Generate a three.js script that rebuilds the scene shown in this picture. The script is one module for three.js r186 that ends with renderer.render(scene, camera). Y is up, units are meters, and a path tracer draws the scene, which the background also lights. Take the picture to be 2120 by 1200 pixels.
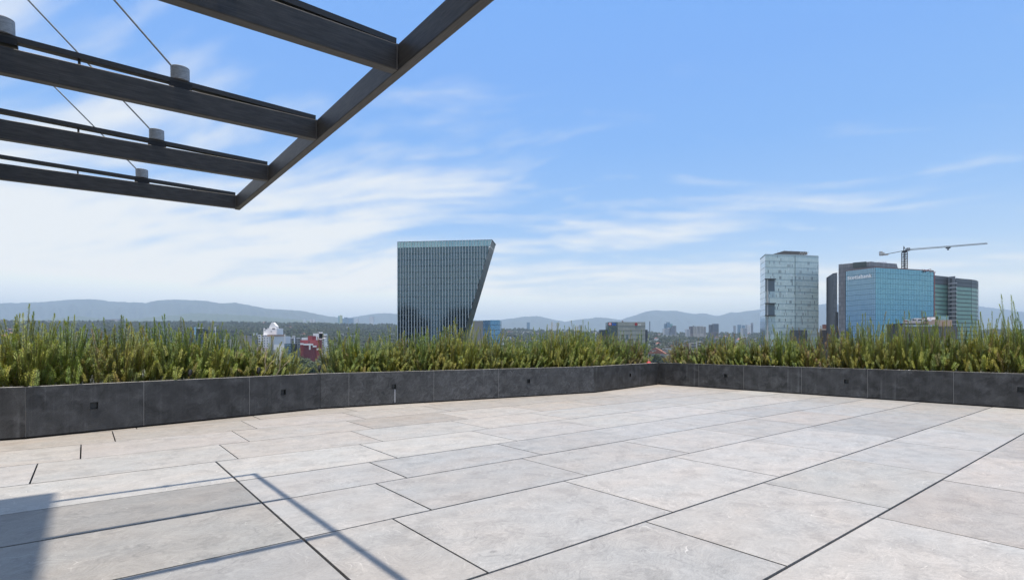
import * as THREE from 'three';
import { mergeGeometries } from 'three/addons/utils/BufferGeometryUtils.js';
import { TextGeometry } from 'three/addons/geometries/TextGeometry.js';
import { FontLoader } from 'three/addons/loaders/FontLoader.js';
import { createNoise2D, createNoise3D } from 'simplex-noise';

// ---------------------------------------------------------------- random, noise
function rng(seed) { let s = seed | 0; return () => { s = (s + 0x6d2b79f5) | 0; let t = Math.imul(s ^ (s >>> 15), 1 | s); t = (t + Math.imul(t ^ (t >>> 7), 61 | t)) ^ t; return ((t ^ (t >>> 14)) >>> 0) / 4294967296; }; }
const n2 = createNoise2D(rng(11)), n3 = createNoise3D(rng(12));
const fbm2 = (x, y, o = 4) => { let s = 0, a = 0.5; for (let i = 0; i < o; i++) { s += a * n2(x, y); x = x * 2.03 + 17.3; y = y * 2.03 - 9.1; a *= 0.5; } return s; };
const fbm3 = (x, y, z, o = 5) => { let s = 0, a = 0.5; for (let i = 0; i < o; i++) { s += a * n3(x, y, z); x = x * 2.03 + 5.1; y = y * 2.03 - 3.7; z = z * 2.03 + 1.9; a *= 0.5; } return s; };
const clamp = THREE.MathUtils.clamp, lerp = THREE.MathUtils.lerp, sstep = (a, b, x) => { const t = clamp((x - a) / (b - a), 0, 1); return t * t * (3 - 2 * t); };

// ---------------------------------------------------------------- camera, sky, sun, exposure
const scene = new THREE.Scene();
const EYE = 1.3, FOCAL = 1106;                       // metres; focal length for a picture 2120 wide
const camera = new THREE.PerspectiveCamera(2 * Math.atan(600 / FOCAL) * 180 / Math.PI, 2120 / 1200, 0.05, 60000);
camera.position.set(0, EYE, 0);
camera.setViewOffset(2120, 1200, 0, -115, 2120, 1200); // the lens is shifted up, verticals stay upright

const EXPOSURE = 1.35, HAZE = 8e-5, AIR = [0.42, 0.56, 0.77];   // haze per metre; the brightness that deep haze settles at
// the clear sky by elevation in degrees, its unseen top bands brightened to fill shadows; the part that the haze adds is taken off again below
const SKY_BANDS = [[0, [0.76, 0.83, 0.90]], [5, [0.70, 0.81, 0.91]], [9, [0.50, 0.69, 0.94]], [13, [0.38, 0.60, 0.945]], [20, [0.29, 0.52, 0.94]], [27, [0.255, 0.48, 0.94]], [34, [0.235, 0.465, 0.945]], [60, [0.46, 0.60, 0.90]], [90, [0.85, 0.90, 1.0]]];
function skyColour(x, y, z, out) {
  const e = Math.asin(clamp(y, -1, 1)) * 180 / Math.PI, az = Math.atan2(x, -z), ee = Math.max(e, 0);
  let i = 0; while (i < SKY_BANDS.length - 2 && ee > SKY_BANDS[i + 1][0]) i++;
  const [e0, c0] = SKY_BANDS[i], [e1, c1] = SKY_BANDS[i + 1], t = clamp((ee - e0) / (e1 - e0), 0, 1);
  // cirrus in thin stretched sheets; more of it towards the west (left)
  const k = 1 / (Math.max(y, 0) + 0.2), px = x * k, pz = z * k;
  const wx = px + 0.12 * n3(px * 0.9, pz * 0.9, 3.1), wz = pz + 0.12 * n3(px * 0.9, pz * 0.9, 8.4);
  const rx = wx * 0.985 + wz * 0.17, rz = -wx * 0.17 + wz * 0.985;
  const broad = fbm3(rx * 0.6, rz * 2.0, 0.4, 5), wisp = fbm3(rx * 1.3 + 0.5 * broad, rz * 6, 5.2, 6), puff = fbm3(rx * 4, rz * 10, 9.7, 5);
  const low = 1 - sstep(4, 19, ee), west = 0.5 - 0.5 * Math.sin(clamp(az * 1.5 + 0.3, -1.57, 1.57)) * Math.cos(clamp(Math.abs(az) - 1.2, 0, 1.57));
  const cover = -0.27 + 0.60 * low + 1.05 * west * (1 - sstep(16, 37, ee));
  let a = sstep(0.0, 0.95, cover + 0.75 * broad + 0.36 * wisp + 0.20 * puff);
  a = Math.max(a, 0.34 * sstep(0.18, 0.6, 0.5 * broad + wisp) * sstep(3, 9, ee) * (1 - sstep(14, 27 + 12 * west, ee)));
  a = clamp(a * 0.96, 0, 0.96);
  const cl = [0.83, 0.885, 0.94], T = Math.exp(-HAZE * Math.min(1270 / Math.max(y, 0.02), 16000));
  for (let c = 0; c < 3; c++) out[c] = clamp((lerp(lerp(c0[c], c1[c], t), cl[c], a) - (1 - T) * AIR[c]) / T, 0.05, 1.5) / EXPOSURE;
}
{
  const W = 2048, H = 1024, data = new Float32Array(W * H * 4), o = [0, 0, 0];
  for (let r = 0; r < H; r++) {
    const up = ((r + 0.5) / H - 0.5) * Math.PI, y = Math.sin(up), cu = Math.cos(up);
    for (let c = 0; c < W; c++) {
      const th = ((c + 0.5) / W - 0.5) * 2 * Math.PI;
      skyColour(Math.cos(th) * cu, y, Math.sin(th) * cu, o);
      const i = (r * W + c) * 4; data[i] = o[0]; data[i + 1] = o[1]; data[i + 2] = o[2]; data[i + 3] = 1;
    }
  }
  const t = new THREE.DataTexture(data, W, H, THREE.RGBAFormat, THREE.FloatType);
  t.mapping = THREE.EquirectangularReflectionMapping; t.magFilter = t.minFilter = THREE.LinearFilter; t.needsUpdate = true;
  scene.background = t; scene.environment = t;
}
const sun = new THREE.DirectionalLight(new THREE.Color().setRGB(1, 0.925, 0.825), 4.3);
sun.name = 'sun'; sun.position.set(-0.9, 100, 10.2); sun.target.position.set(0, 0, 0);
sun.castShadow = true; sun.shadow.radius = 1.6; sun.shadow.mapSize.set(4096, 4096);
Object.assign(sun.shadow.camera, { left: -22, right: 22, top: 22, bottom: -22, near: 1, far: 220 });
scene.add(sun, sun.target);

const renderer = new THREE.WebGLRenderer({ antialias: true });
renderer.toneMapping = THREE.LinearToneMapping; renderer.toneMappingExposure = EXPOSURE;
renderer.shadowMap.enabled = true;
scene.fog = new THREE.FogExp2(new THREE.Color().setRGB(0.60, 0.79, 1.0), HAZE);

// ---------------------------------------------------------------- helpers
const taken = new Map();
function numbered(name) { const k = taken.get(name) ?? 0; taken.set(name, k + 1); return k ? name + '_' + String(k).padStart(3, '0') : name; }
function tag(o, label, category, group, kind) { if (label) o.userData.label = label; if (category) o.userData.category = category; if (group) o.userData.group = group; if (kind) o.userData.kind = kind; return o; }
function thing(name, label, category, group) { const g = new THREE.Group(); g.name = numbered(name); scene.add(g); return tag(g, label, category, group); }
function part(name, geo, mat, parent, kind) { const m = new THREE.Mesh(geo, mat); m.name = name; m.castShadow = m.receiveShadow = true; if (kind) m.userData.kind = kind; parent.add(m); return m; }
function solo(name, geo, mat, label, category, group, kind) { const m = new THREE.Mesh(geo, mat); m.name = numbered(name); m.castShadow = m.receiveShadow = true; scene.add(m); return tag(m, label, category, group, kind); }
const box = (w, h, d, x = 0, y = 0, z = 0) => new THREE.BoxGeometry(w, h, d).translate(x, y, z);
const lin = (r, g, b) => new THREE.Color().setRGB(r, g, b);
const mat = (r, g, b, roughness = 0.8, metalness = 0, more = {}) => new THREE.MeshStandardMaterial({ color: lin(r, g, b), roughness, metalness, ...more });
// the terrace's own axes: u along the paver rows, v across them; both in metres from the camera's foot
const TH = Math.atan2(0.6245, 0.781), CU = Math.cos(TH), SU = Math.sin(TH);
const P = (u, v, y = 0) => new THREE.Vector3(u * CU - v * SU, y, -(u * SU + v * CU));
// a bearing (picture column) and a distance ahead -> place on the ground plan; a picture row and a distance -> height
const at = (px, D) => new THREE.Vector2((px - 1060) / FOCAL * D, -D);
const high = (py, D) => EYE + (715 - py) / FOCAL * D;
function texture(W, H, f, srgb = true) {
  const d = new Uint8Array(W * H * 4), o = [0, 0, 0];
  for (let y = 0; y < H; y++) for (let x = 0; x < W; x++) { f(x, y, o); const i = (y * W + x) * 4; d[i] = clamp(o[0], 0, 1) * 255; d[i + 1] = clamp(o[1], 0, 1) * 255; d[i + 2] = clamp(o[2], 0, 1) * 255; d[i + 3] = 255; }
  const t = new THREE.DataTexture(d, W, H); t.magFilter = THREE.LinearFilter; t.minFilter = THREE.LinearMipmapLinearFilter; t.generateMipmaps = true; t.wrapS = t.wrapT = THREE.RepeatWrapping; if (srgb) t.colorSpace = THREE.SRGBColorSpace; t.needsUpdate = true; return t;
}
// noise that repeats: sampled on a torus-like blend
const tile = (f, x, y, W, H) => { const a = x / W, b = y / H; return lerp(lerp(f(x, y), f(x - W, y), sstep(0.75, 1, a)), lerp(f(x, y - H), f(x - W, y - H), sstep(0.75, 1, a)), sstep(0.75, 1, b)); };

// ---------------------------------------------------------------- stone textures
const PT = 1024, PM = 3.6;                            // paver texture: 1024 px over 3.6 m
const paverH = new Float32Array(PT * PT);
const paverMap = texture(PT, PT, (x, y, o) => {
  const f = (X, Y) => {
    const m = X / PT * PM, n = Y / PT * PM;
    const wx = m + 0.16 * fbm2(m * 1.7, n * 1.7, 3), wy = n + 0.16 * fbm2(m * 1.7 + 40, n * 1.7, 3);
    const cloud = fbm2(wx * 1.9, wy * 3.4, 4), streak = fbm2(wx * 6 + 9 + wy * 2, wy * 34 - wx * 9 + 4 * cloud, 4), brush = fbm2(m * 14 + n * 5, n * 95 - m * 22, 3), fine = fbm2(m * 70, n * 80, 3);
    const r1 = Math.abs(n2(wx * 1.5 + 3, wy * 3.1)), r2 = Math.abs(n2(wx * 2.9 + 31, wy * 4.7)), r3 = Math.abs(n2(wx * 1.1 - 13, wy * 2.3 + 4)), k1 = n2(m * 1.1 + 8, n * 1.1), k2 = n2(m * 1.7 - 5, n * 1.7);
    const vein = (1 - sstep(0.004, 0.018, r1)) * sstep(0.05, 0.4, k1) * (0.6 + 0.4 * n2(m * 9, n * 9)) + (1 - sstep(0.006, 0.03, r2)) * sstep(0.35, 0.6, k2), dark = (1 - sstep(0.0, 0.05, r3)) * sstep(0.0, 0.5, -k1);
    const blot = sstep(0.35, 0.6, n2(m * 2.1 + 51, n * 2.8) + 0.35 * n2(m * 13, n * 13));
    return 0.80 + 0.045 * cloud + 0.075 * streak + 0.05 * brush + 0.075 * fine + 0.20 * vein - 0.07 * dark - 0.045 * blot;
  };
  const v = tile(f, x, y, PT, PT), warm = tile((X, Y) => fbm2(X / PT * 3.1 + 70, Y / PT * 4.2, 3), x, y, PT, PT);
  paverH[y * PT + x] = v;
  o[0] = v * (1 + 0.018 * warm); o[1] = v * (0.994 - 0.003 * warm); o[2] = v * (0.985 - 0.02 * warm);
});
const paverBump = texture(PT, PT, (x, y, o) => { const b = 0.5 + 0.9 * (paverH[y * PT + x] - 0.8) + 0.12 * n2(x * 0.31, y * 0.31); o[0] = o[1] = o[2] = b; }, false);
const SW = 1024, SH = 512;                            // slate: 3 m x 1.5 m
function slate(riven, seed) {
  return texture(SW, SH, (x, y, o) => {
    const f = (X, Y) => {
      const m = X / SW * 3 + seed, n = Y / SH * 1.5;
      const wx = m + 0.12 * fbm2(m * 3, n * 3, 3), wy = n + 0.12 * fbm2(m * 3 + 20, n * 3, 3);
      const cloud = fbm2(wx * 2.1, wy * 2.6, 5), fine = fbm2(m * 60, n * 60, 3), diag = fbm2((wx + wy) * 3.2, (wx - wy) * 11, 5);
      const drip = Math.max(0, n2(m * 9, n * 0.35)) ** 3 * sstep(-0.1, 0.5, n2(m * 0.9 + 4, 3)) + 0.4 * Math.max(0, n2(m * 26, n * 0.6)) ** 4;
      const scr = (1 - sstep(0, 0.03, Math.abs(n2(wx * 4 + 3, wy * 6)))) * sstep(0.5, 0.72, n2(m * 2.2 + 8, n * 2.2));
      return riven ? 0.40 + 0.12 * cloud + 0.12 * diag + 0.10 * fine + 0.30 * scr + 0.05 * drip + 0.09 * fbm2((wx * 0.6 + wy) * 9, (wx - wy * 0.6) * 40, 3) : 0.325 + 0.15 * cloud + 0.06 * diag + 0.09 * fine + 0.30 * scr + 0.19 * drip;
    };
    const v = tile(f, x, y, SW, SH); o[0] = v * 0.985; o[1] = v; o[2] = v * 1.015;
  });
}
const slateRiven = slate(true, 0), slateSmooth = slate(false, 40);

// ---------------------------------------------------------------- terrace: slab, pavers
const deckMat = mat(0.035, 0.033, 0.031, 0.95);
{
  const g = box(21, 0.2, 22, 0, -0.22, 0); g.rotateY(TH); const c = P(5.6, 1.2); g.translate(c.x, 0, c.z);
  solo('terrace_slab', g, deckMat, null, null, null, 'structure');
}
const paving = new THREE.Group(); paving.name = 'paving'; paving.userData.kind = 'structure'; scene.add(paving);
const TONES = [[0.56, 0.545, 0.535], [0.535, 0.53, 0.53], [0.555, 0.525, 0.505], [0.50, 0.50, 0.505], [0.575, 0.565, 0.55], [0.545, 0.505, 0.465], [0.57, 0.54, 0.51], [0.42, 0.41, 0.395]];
const paverMats = [0.93, 1.0, 1.06].flatMap((k) => TONES.map(([r, g, b]) => [r * k, g * k, b * k])).map(([r, g, b]) => new THREE.MeshStandardMaterial({ color: lin(r * 1.06, g * 1.035, b * 0.985), roughness: 0.52, map: paverMap, bumpMap: paverBump, bumpScale: 0.0012 }));
function paverGeo(w, d, uo, vo, flip) {
  const c = 0.0008, t = 0.03, a = w / 2, b = d / 2, pos = [], uv = [];
  const quad = (...q) => { for (const i of [0, 1, 2, 0, 2, 3]) { pos.push(...q[i]); uv.push((q[i][0] * flip + uo) / PM, (q[i][2] + vo) / PM); } };
  const ring = (x, z, y) => [[-x, y, z], [x, y, z], [x, y, -z], [-x, y, -z]];
  const T = ring(a - c, b - c, 0), M = ring(a, b, -c), B = ring(a, b, -t);
  quad(...T);
  for (let i = 0; i < 4; i++) { const j = (i + 1) % 4; quad(M[i], M[j], T[j], T[i]); quad(B[i], B[j], M[j], M[i]); }
  const g = new THREE.BufferGeometry(); g.setAttribute('position', new THREE.Float32BufferAttribute(pos, 3)); g.setAttribute('uv', new THREE.Float32BufferAttribute(uv, 2)); g.computeVertexNormals(); return g;
}
{
  const R = rng(5), LEN = 1.785, GAP = 0.013;
  const rows = [[-3.0, -1.92, 2.6], [-1.92, -0.80, 1.2], [-0.80, 0.36, 6.15], [0.36, 1.44, 4.697], [1.44, 2.47, 3.237], [2.47, 3.70, 1.806], [3.70, 4.745, 2.145], [4.745, 5.65, 2.475], [5.65, 6.755, 2.824], [6.755, 7.88, 3.16], [7.88, 9.02, 3.527], [9.02, 10.15, 3.89], [10.15, 11.12, 4.2]];
  const tone = [[0, 1, 7], [0, 1, 3], [0, 1, 4], [0, 2, 1], [0, 1, 4, 0], [0, 3, 1, 0], [0, 2, 1, 3], [3, 1, 3, 1], [4, 0, 4, 2], [4, 6, 4, 0], [6, 2, 6, 5], [5, 6, 2, 6], [5, 5, 6]];
  rows.forEach(([v0, v1, off], r) => {
    const cuts = [];
    for (let u = off - Math.ceil((off + 6) / LEN) * LEN; u < 17; u += LEN) cuts.push(u);
    let list = cuts;
    if (v1 < 6.8) { list = cuts.filter((u) => u > 1.6); for (let u = 1.144; u > -7; u -= 1.765) list.push(u); list.sort((p, q) => p - q); }
    for (let i = 0; i + 1 < list.length; i++) {
      let u0 = list[i], u1 = Math.min(list[i + 1], 15.75);
      if (u1 < -4.5 || u0 > 15.5) continue;
      const wide = v1 < 6.8 && (Math.abs(u0 - 1.144) < 0.01 || Math.abs(u1 - 1.144) < 0.01) ? 0.004 : 0;
      const w = u1 - u0 - GAP - wide - R() * 0.002, d = v1 - v0 - 0.019 - R() * 0.003;
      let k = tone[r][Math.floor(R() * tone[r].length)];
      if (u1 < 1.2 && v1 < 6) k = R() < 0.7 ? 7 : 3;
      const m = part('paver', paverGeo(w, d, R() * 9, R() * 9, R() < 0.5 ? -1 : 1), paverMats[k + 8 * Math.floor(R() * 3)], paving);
      const p = P((u0 + u1) / 2, (v0 + v1) / 2); m.position.set(p.x, (R() - 0.5) * 0.0016, p.z); m.rotation.y = TH;
      m.rotation.x = (R() - 0.5) * 0.0012;
    }
  });
}

// ---------------------------------------------------------------- planter: slate wall in folded facets
const WALL_H = 0.725, W = [[-5.2, 10.62], [-0.65, 10.02], [3.757, 10.976], [10.924, 10.06], [14.95, 10.86], [14.98, -4.0]];
const wallPt = W.map(([u, v]) => P(u, v));
const slateMats = [slateSmooth, slateRiven].map((m, i) => [0.92, 1.0, 1.1].map((k) => new THREE.MeshStandardMaterial({ color: lin(k * 0.53, k * 0.52, k * 0.505), map: m, roughness: 0.55, bumpMap: m, bumpScale: i ? 0.006 : 0.002 })));
const copingMap = texture(256, 256, (x, y, o) => { const v = 0.70 + 0.10 * n2(x * 0.05, y * 0.05) + 0.12 * n2(x * 0.3, y * 0.3); o[0] = v; o[1] = v * 0.99; o[2] = v * 0.97; });
const copingMat = new THREE.MeshStandardMaterial({ color: lin(1, 0.98, 0.95), map: copingMap, roughness: 0.85 });
const groutMat = mat(0.36, 0.35, 0.33, 0.95), coreMat = mat(0.02, 0.02, 0.02, 0.95);
const planterFrames = [];                             // for the hedge: start, along, inward (away from the terrace), length
const lightSpots = [];
{
  // where the vertical joints and the recessed lights stand along each facet, as shares of its length
  const bearing = (f, px) => { // share along facet f seen at column px
    const a = wallPt[f], b = wallPt[f + 1], k = (px - 1060) / FOCAL, dx = b.x - a.x, dz = b.z - a.z;
    return -(a.x + k * a.z) / (dx + k * dz);
  };
  const joints = [[], [297, 516], [722, 898, 1032], [1302.5], [1447, 1540, 1660, 1797, 1975]];
  const lamps = [[], [194, 586], [815, 1094], [1305], [1503, 1753, 2114]];
  const labels = ['slate planter wall running out of the picture at the far left', 'dark slate planter wall with drip stains at the left of the terrace', 'paler riven slate planter wall below the leaning glass tower', 'short dark slate planter wall folding into the far corner', 'long dark slate planter wall along the right of the terrace'];
  for (let f = 0; f < 5; f++) {
    const a = wallPt[f], b = wallPt[f + 1], L = a.distanceTo(b), dir = b.clone().sub(a).divideScalar(L), ang = Math.atan2(-dir.z, dir.x);
    const g = thing('planter_wall', labels[f], 'planter wall', 'slate planter walls');
    g.position.copy(a); g.rotation.y = ang;           // local x along the wall, local z towards the terrace
    const R = rng(60 + f);
    const js = joints[f].map((px) => bearing(f, px) * L); if (f === 0) js.push(L - 2.1);
    if (f === 4) js.push(...[12.3, 13.9].filter((x) => x < L));
    const cuts = [0, ...js, L], lam = lamps[f].map((px) => bearing(f, px) * L);
    for (let i = 0; i + 1 < cuts.length; i++) {
      const x0 = cuts[i] + 0.0025, x1 = cuts[i + 1] - 0.0025, s = new THREE.Shape([new THREE.Vector2(x0, 0.028), new THREE.Vector2(x1, 0.028), new THREE.Vector2(x1, WALL_H), new THREE.Vector2(x0, WALL_H)]);
      for (const x of lam) if (x > x0 && x < x1) { const y = 0.40, q = 0.051; s.holes.push(new THREE.Path([new THREE.Vector2(x - q, y - q), new THREE.Vector2(x - q, y + q), new THREE.Vector2(x + q, y + q), new THREE.Vector2(x + q, y - q)])); }
      const geo = new THREE.ExtrudeGeometry(s, { depth: 0.022, bevelEnabled: true, bevelSize: -0.0015, bevelThickness: 0.0015, bevelSegments: 1, bevelOffset: 0 });
      geo.translate(0, 0, -0.024);
      const u = geo.attributes.uv, p = geo.attributes.position, uo = R() * 3, vo = R() * 1.5;
      for (let k = 0; k < u.count; k++) u.setXY(k, (p.getX(k) - x0 + uo) / 3, (p.getY(k) + p.getZ(k) + vo) / 1.5);
      part('slate_panel', geo, slateMats[f === 2 ? 1 : 0][Math.floor(R() * 3)], g);
    }
    part('wall_core', mergeGeometries([box(L - 0.06, WALL_H - 0.05, 0.07, L / 2, (WALL_H - 0.05) / 2 + 0.004, -0.075)]), coreMat, g);
    for (const x of f === 1 ? [0.004, ...js] : js) part('joint_grout', box(0.007, WALL_H - 0.03, 0.02, x, WALL_H / 2 + 0.012, -0.0122), groutMat, g);
    const cop = box(L + 0.02, 0.03, 0.10, L / 2, WALL_H - 0.0165, -0.0765);
    { const u = cop.attributes.uv, p = cop.attributes.position; for (let k = 0; k < u.count; k++) u.setXY(k, p.getX(k) / 3, p.getZ(k) / 1.5); }
    part('coping', cop, copingMat, g);
    planterFrames.push({ f, a, dir, L, ang });
    for (const x of lam) lightSpots.push([f, x]);
  }
}
// recessed wall lights: dark box behind a square opening, with a lens and a lip
{
  const niche = mat(0.006, 0.008, 0.009, 0.35), lens = mat(0.010, 0.016, 0.019, 0.35), lip = mat(0.03, 0.033, 0.035, 0.4, 0.5);
  const names = ['nearest the left edge of the picture', 'just left of the first fold', 'with a white run-off streak below it', 'in the middle of the paler slate stretch', 'closest to the far corner on its left', 'closest to the far corner on its right', 'in the middle of the right planter wall', 'cut by the right edge of the picture'];
  lightSpots.forEach(([f, x], i) => {
    const fr = planterFrames[f], g = thing('wall_light', 'small dark square light set in slate, ' + names[i], 'wall light', 'recessed lights along the planter wall');
    g.position.copy(fr.a).addScaledVector(fr.dir, x); g.position.y = 0.40; g.rotation.y = fr.ang;
    const q = 0.05;
    part('housing', mergeGeometries([box(2 * q, 0.004, 0.045, 0, q - 0.002, -0.0225), box(2 * q, 0.004, 0.045, 0, -q + 0.002, -0.0225), box(0.004, 2 * q - 0.008, 0.045, q - 0.002, 0, -0.0225), box(0.004, 2 * q - 0.008, 0.045, -q + 0.002, 0, -0.0225)]), niche, g);
    part('lens', box(2 * q - 0.008, 2 * q - 0.008, 0.004, 0, 0, -0.037), lens, g);
    part('lip', box(2 * q, 0.006, 0.008, 0, -q - 0.0032, 0.003), lip, g);
    if (i === 2) part('lime_streak', box(0.022, 0.29, 0.002, 0.026, -0.205, 0.0012), mat(0.42, 0.42, 0.43, 0.95), g);
  });
}
// soil
{
  const soilMap = texture(256, 256, (x, y, o) => { const v = 0.26 + 0.12 * n2(x * 0.11, y * 0.11) + 0.12 * n2(x * 0.4, y * 0.4); o[0] = v * 1.25; o[1] = v * 0.95; o[2] = v * 0.72; });
  soilMap.repeat.set(1.5, 1.5);
  const m = new THREE.MeshStandardMaterial({ map: soilMap, roughness: 1 });
  const out = [1.22, 1.22, 1.22, 1.22, 1.22], inner = [], outer = [];
  W.forEach(([u, v], i) => { inner.push(P(u + (i >= 4 ? 0.1 : 0), v + (i < 5 ? 0.1 : 0))); outer.push(P(u + (i >= 4 ? 1.25 : 0), v + (i < 5 ? 1.25 : 0))); });
  const pts = [...inner, ...outer.reverse()].map((p) => new THREE.Vector2(p.x, -p.z));
  const g = new THREE.ExtrudeGeometry(new THREE.Shape(pts), { depth: 0.66, bevelEnabled: false }).rotateX(-Math.PI / 2);
  solo('planting_soil', g.translate(0, 0.012, 0), m, 'brown soil bed filling the slate planter', 'soil', null, 'stuff');
}

// ---------------------------------------------------------------- rosemary hedge
const leafMat = new THREE.MeshPhysicalMaterial({ color: lin(1, 1, 1), vertexColors: true, roughness: 0.6, transmission: 0.4, thickness: 0, side: THREE.DoubleSide });
const leafMats = [[1, 1, 1], [0.78, 0.9, 0.9], [1.15, 1.06, 0.9], [0.95, 0.84, 0.75], [0.88, 1.0, 0.85]].map(([r, g, b]) => { const m = leafMat.clone(); m.color = lin(r, g, b); return m; });
const stemMat = mat(0.16, 0.11, 0.065, 0.9), dryMat = mat(0.36, 0.27, 0.16, 0.9);
function rosemary(seed, H, opt = {}) {
  const R = rng(seed), pos = [], col = [], stems = [], q = new THREE.Vector3();
  const shoot = (base, dir, len, fat, dens, c0) => {
    const bend = new THREE.Vector3((R() - 0.5) * 0.22, 0.25 * R(), (R() - 0.5) * 0.22), p = new THREE.Vector3(), t = new THREE.Vector3(), s = new THREE.Vector3(), w = new THREE.Vector3();
    const pt = (f, o) => o.copy(base).addScaledVector(dir, len * f).addScaledVector(bend, len * f * f);
    const curve = new THREE.CatmullRomCurve3([0, 0.35, 0.7, 1].map((f) => pt(f, new THREE.Vector3())));
    stems.push(new THREE.TubeGeometry(curve, 3, 0.0028, 3));
    const n = Math.round(len * dens), start = opt.bare ?? 0.06;
    let ang = R() * 6.28;
    for (let i = 0; i < n; i++) {
      const f = start + (1 - start) * (i + R()) / n; pt(f, p); pt(Math.min(1.02, f + 0.03), t).sub(p).normalize();
      ang += 2.4 + (R() - 0.5) * 0.8;
      s.set(Math.cos(ang), 0, Math.sin(ang)); w.crossVectors(t, s).normalize(); s.crossVectors(w, t).normalize();
      const up = 0.2 + 0.6 * R() + 2.0 * Math.max(0, f - 0.94) / 0.06, l = fat * (0.75 + 0.5 * R()), wd = 0.0040 + 0.0016 * R();
      q.copy(s).multiplyScalar(1).addScaledVector(t, up).normalize();
      const m = p.clone().addScaledVector(q, l * 0.45), a = p, e = p.clone().addScaledVector(q, l), b = m.clone().addScaledVector(w, wd), c = m.clone().addScaledVector(w, -wd);
      const k = 0.72 + 0.56 * R(), r = c0[0] * k, g = c0[1] * k, bl = c0[2] * k;
      for (const v of [a, b, e, a, e, c]) { pos.push(v.x, v.y, v.z); col.push(r, g, bl); }
    }
  };
  const tint = () => { const h = R(); return opt.dry && R() < opt.dry ? [0.33, 0.235, 0.095] : h < 0.45 ? [0.32, 0.38, 0.042] : h < 0.75 ? [0.43, 0.45, 0.058] : h < 0.93 ? [0.21, 0.30, 0.045] : [0.36, 0.30, 0.08]; };
  const up = opt.n ?? 28, low = opt.low ?? 60;
  for (let i = 0; i < up; i++) {
    const a = R() * 6.283, r = 0.19 * Math.sqrt(R()), lean = 0.05 + 0.17 * R();
    const tall = i < up * 0.18 ? 0.98 + 0.2 * R() : 0.60 + 0.36 * R();
    shoot(new THREE.Vector3(Math.cos(a) * r, -0.02, Math.sin(a) * r), new THREE.Vector3(Math.cos(a) * lean, 1, Math.sin(a) * lean).normalize(), H * tall, 0.032, 380, tint());
  }
  for (let i = 0; i < low; i++) {                     // short leafy side shoots that make the body of the bush
    const a = R() * 6.283, y = 0.58 * Math.pow(R(), 1.5), r = (0.37 - 0.36 * y) * Math.sqrt(0.3 + 0.7 * R()), lean = 0.25 + 0.75 * R() * (1 - y);
    shoot(new THREE.Vector3(Math.cos(a) * r, y * H, Math.sin(a) * r), new THREE.Vector3(Math.cos(a) * lean, 1, Math.sin(a) * lean).normalize(), (0.15 + 0.19 * R()) * H, 0.033, 380, tint());
  }
  const g = new THREE.BufferGeometry(); g.setAttribute('position', new THREE.Float32BufferAttribute(pos, 3)); g.setAttribute('color', new THREE.Float32BufferAttribute(col, 3)); g.computeVertexNormals();
  return { leaf: g, stem: mergeGeometries(stems), stemMat: opt.dry > 0.4 ? dryMat : stemMat };
}
const bushKinds = [0, 1, 2, 3, 4, 5].map((i) => rosemary(100 + i, 0.84));
const dryKinds = [rosemary(200, 0.7, { dry: 0.45, n: 18, low: 22, bare: 0.25 }), rosemary(201, 0.75, { dry: 0.75, n: 15, low: 14, bare: 0.4 })];
const brownKinds = [rosemary(210, 0.84, { dry: 0.28 }), rosemary(211, 0.8, { dry: 0.2 })];
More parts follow.
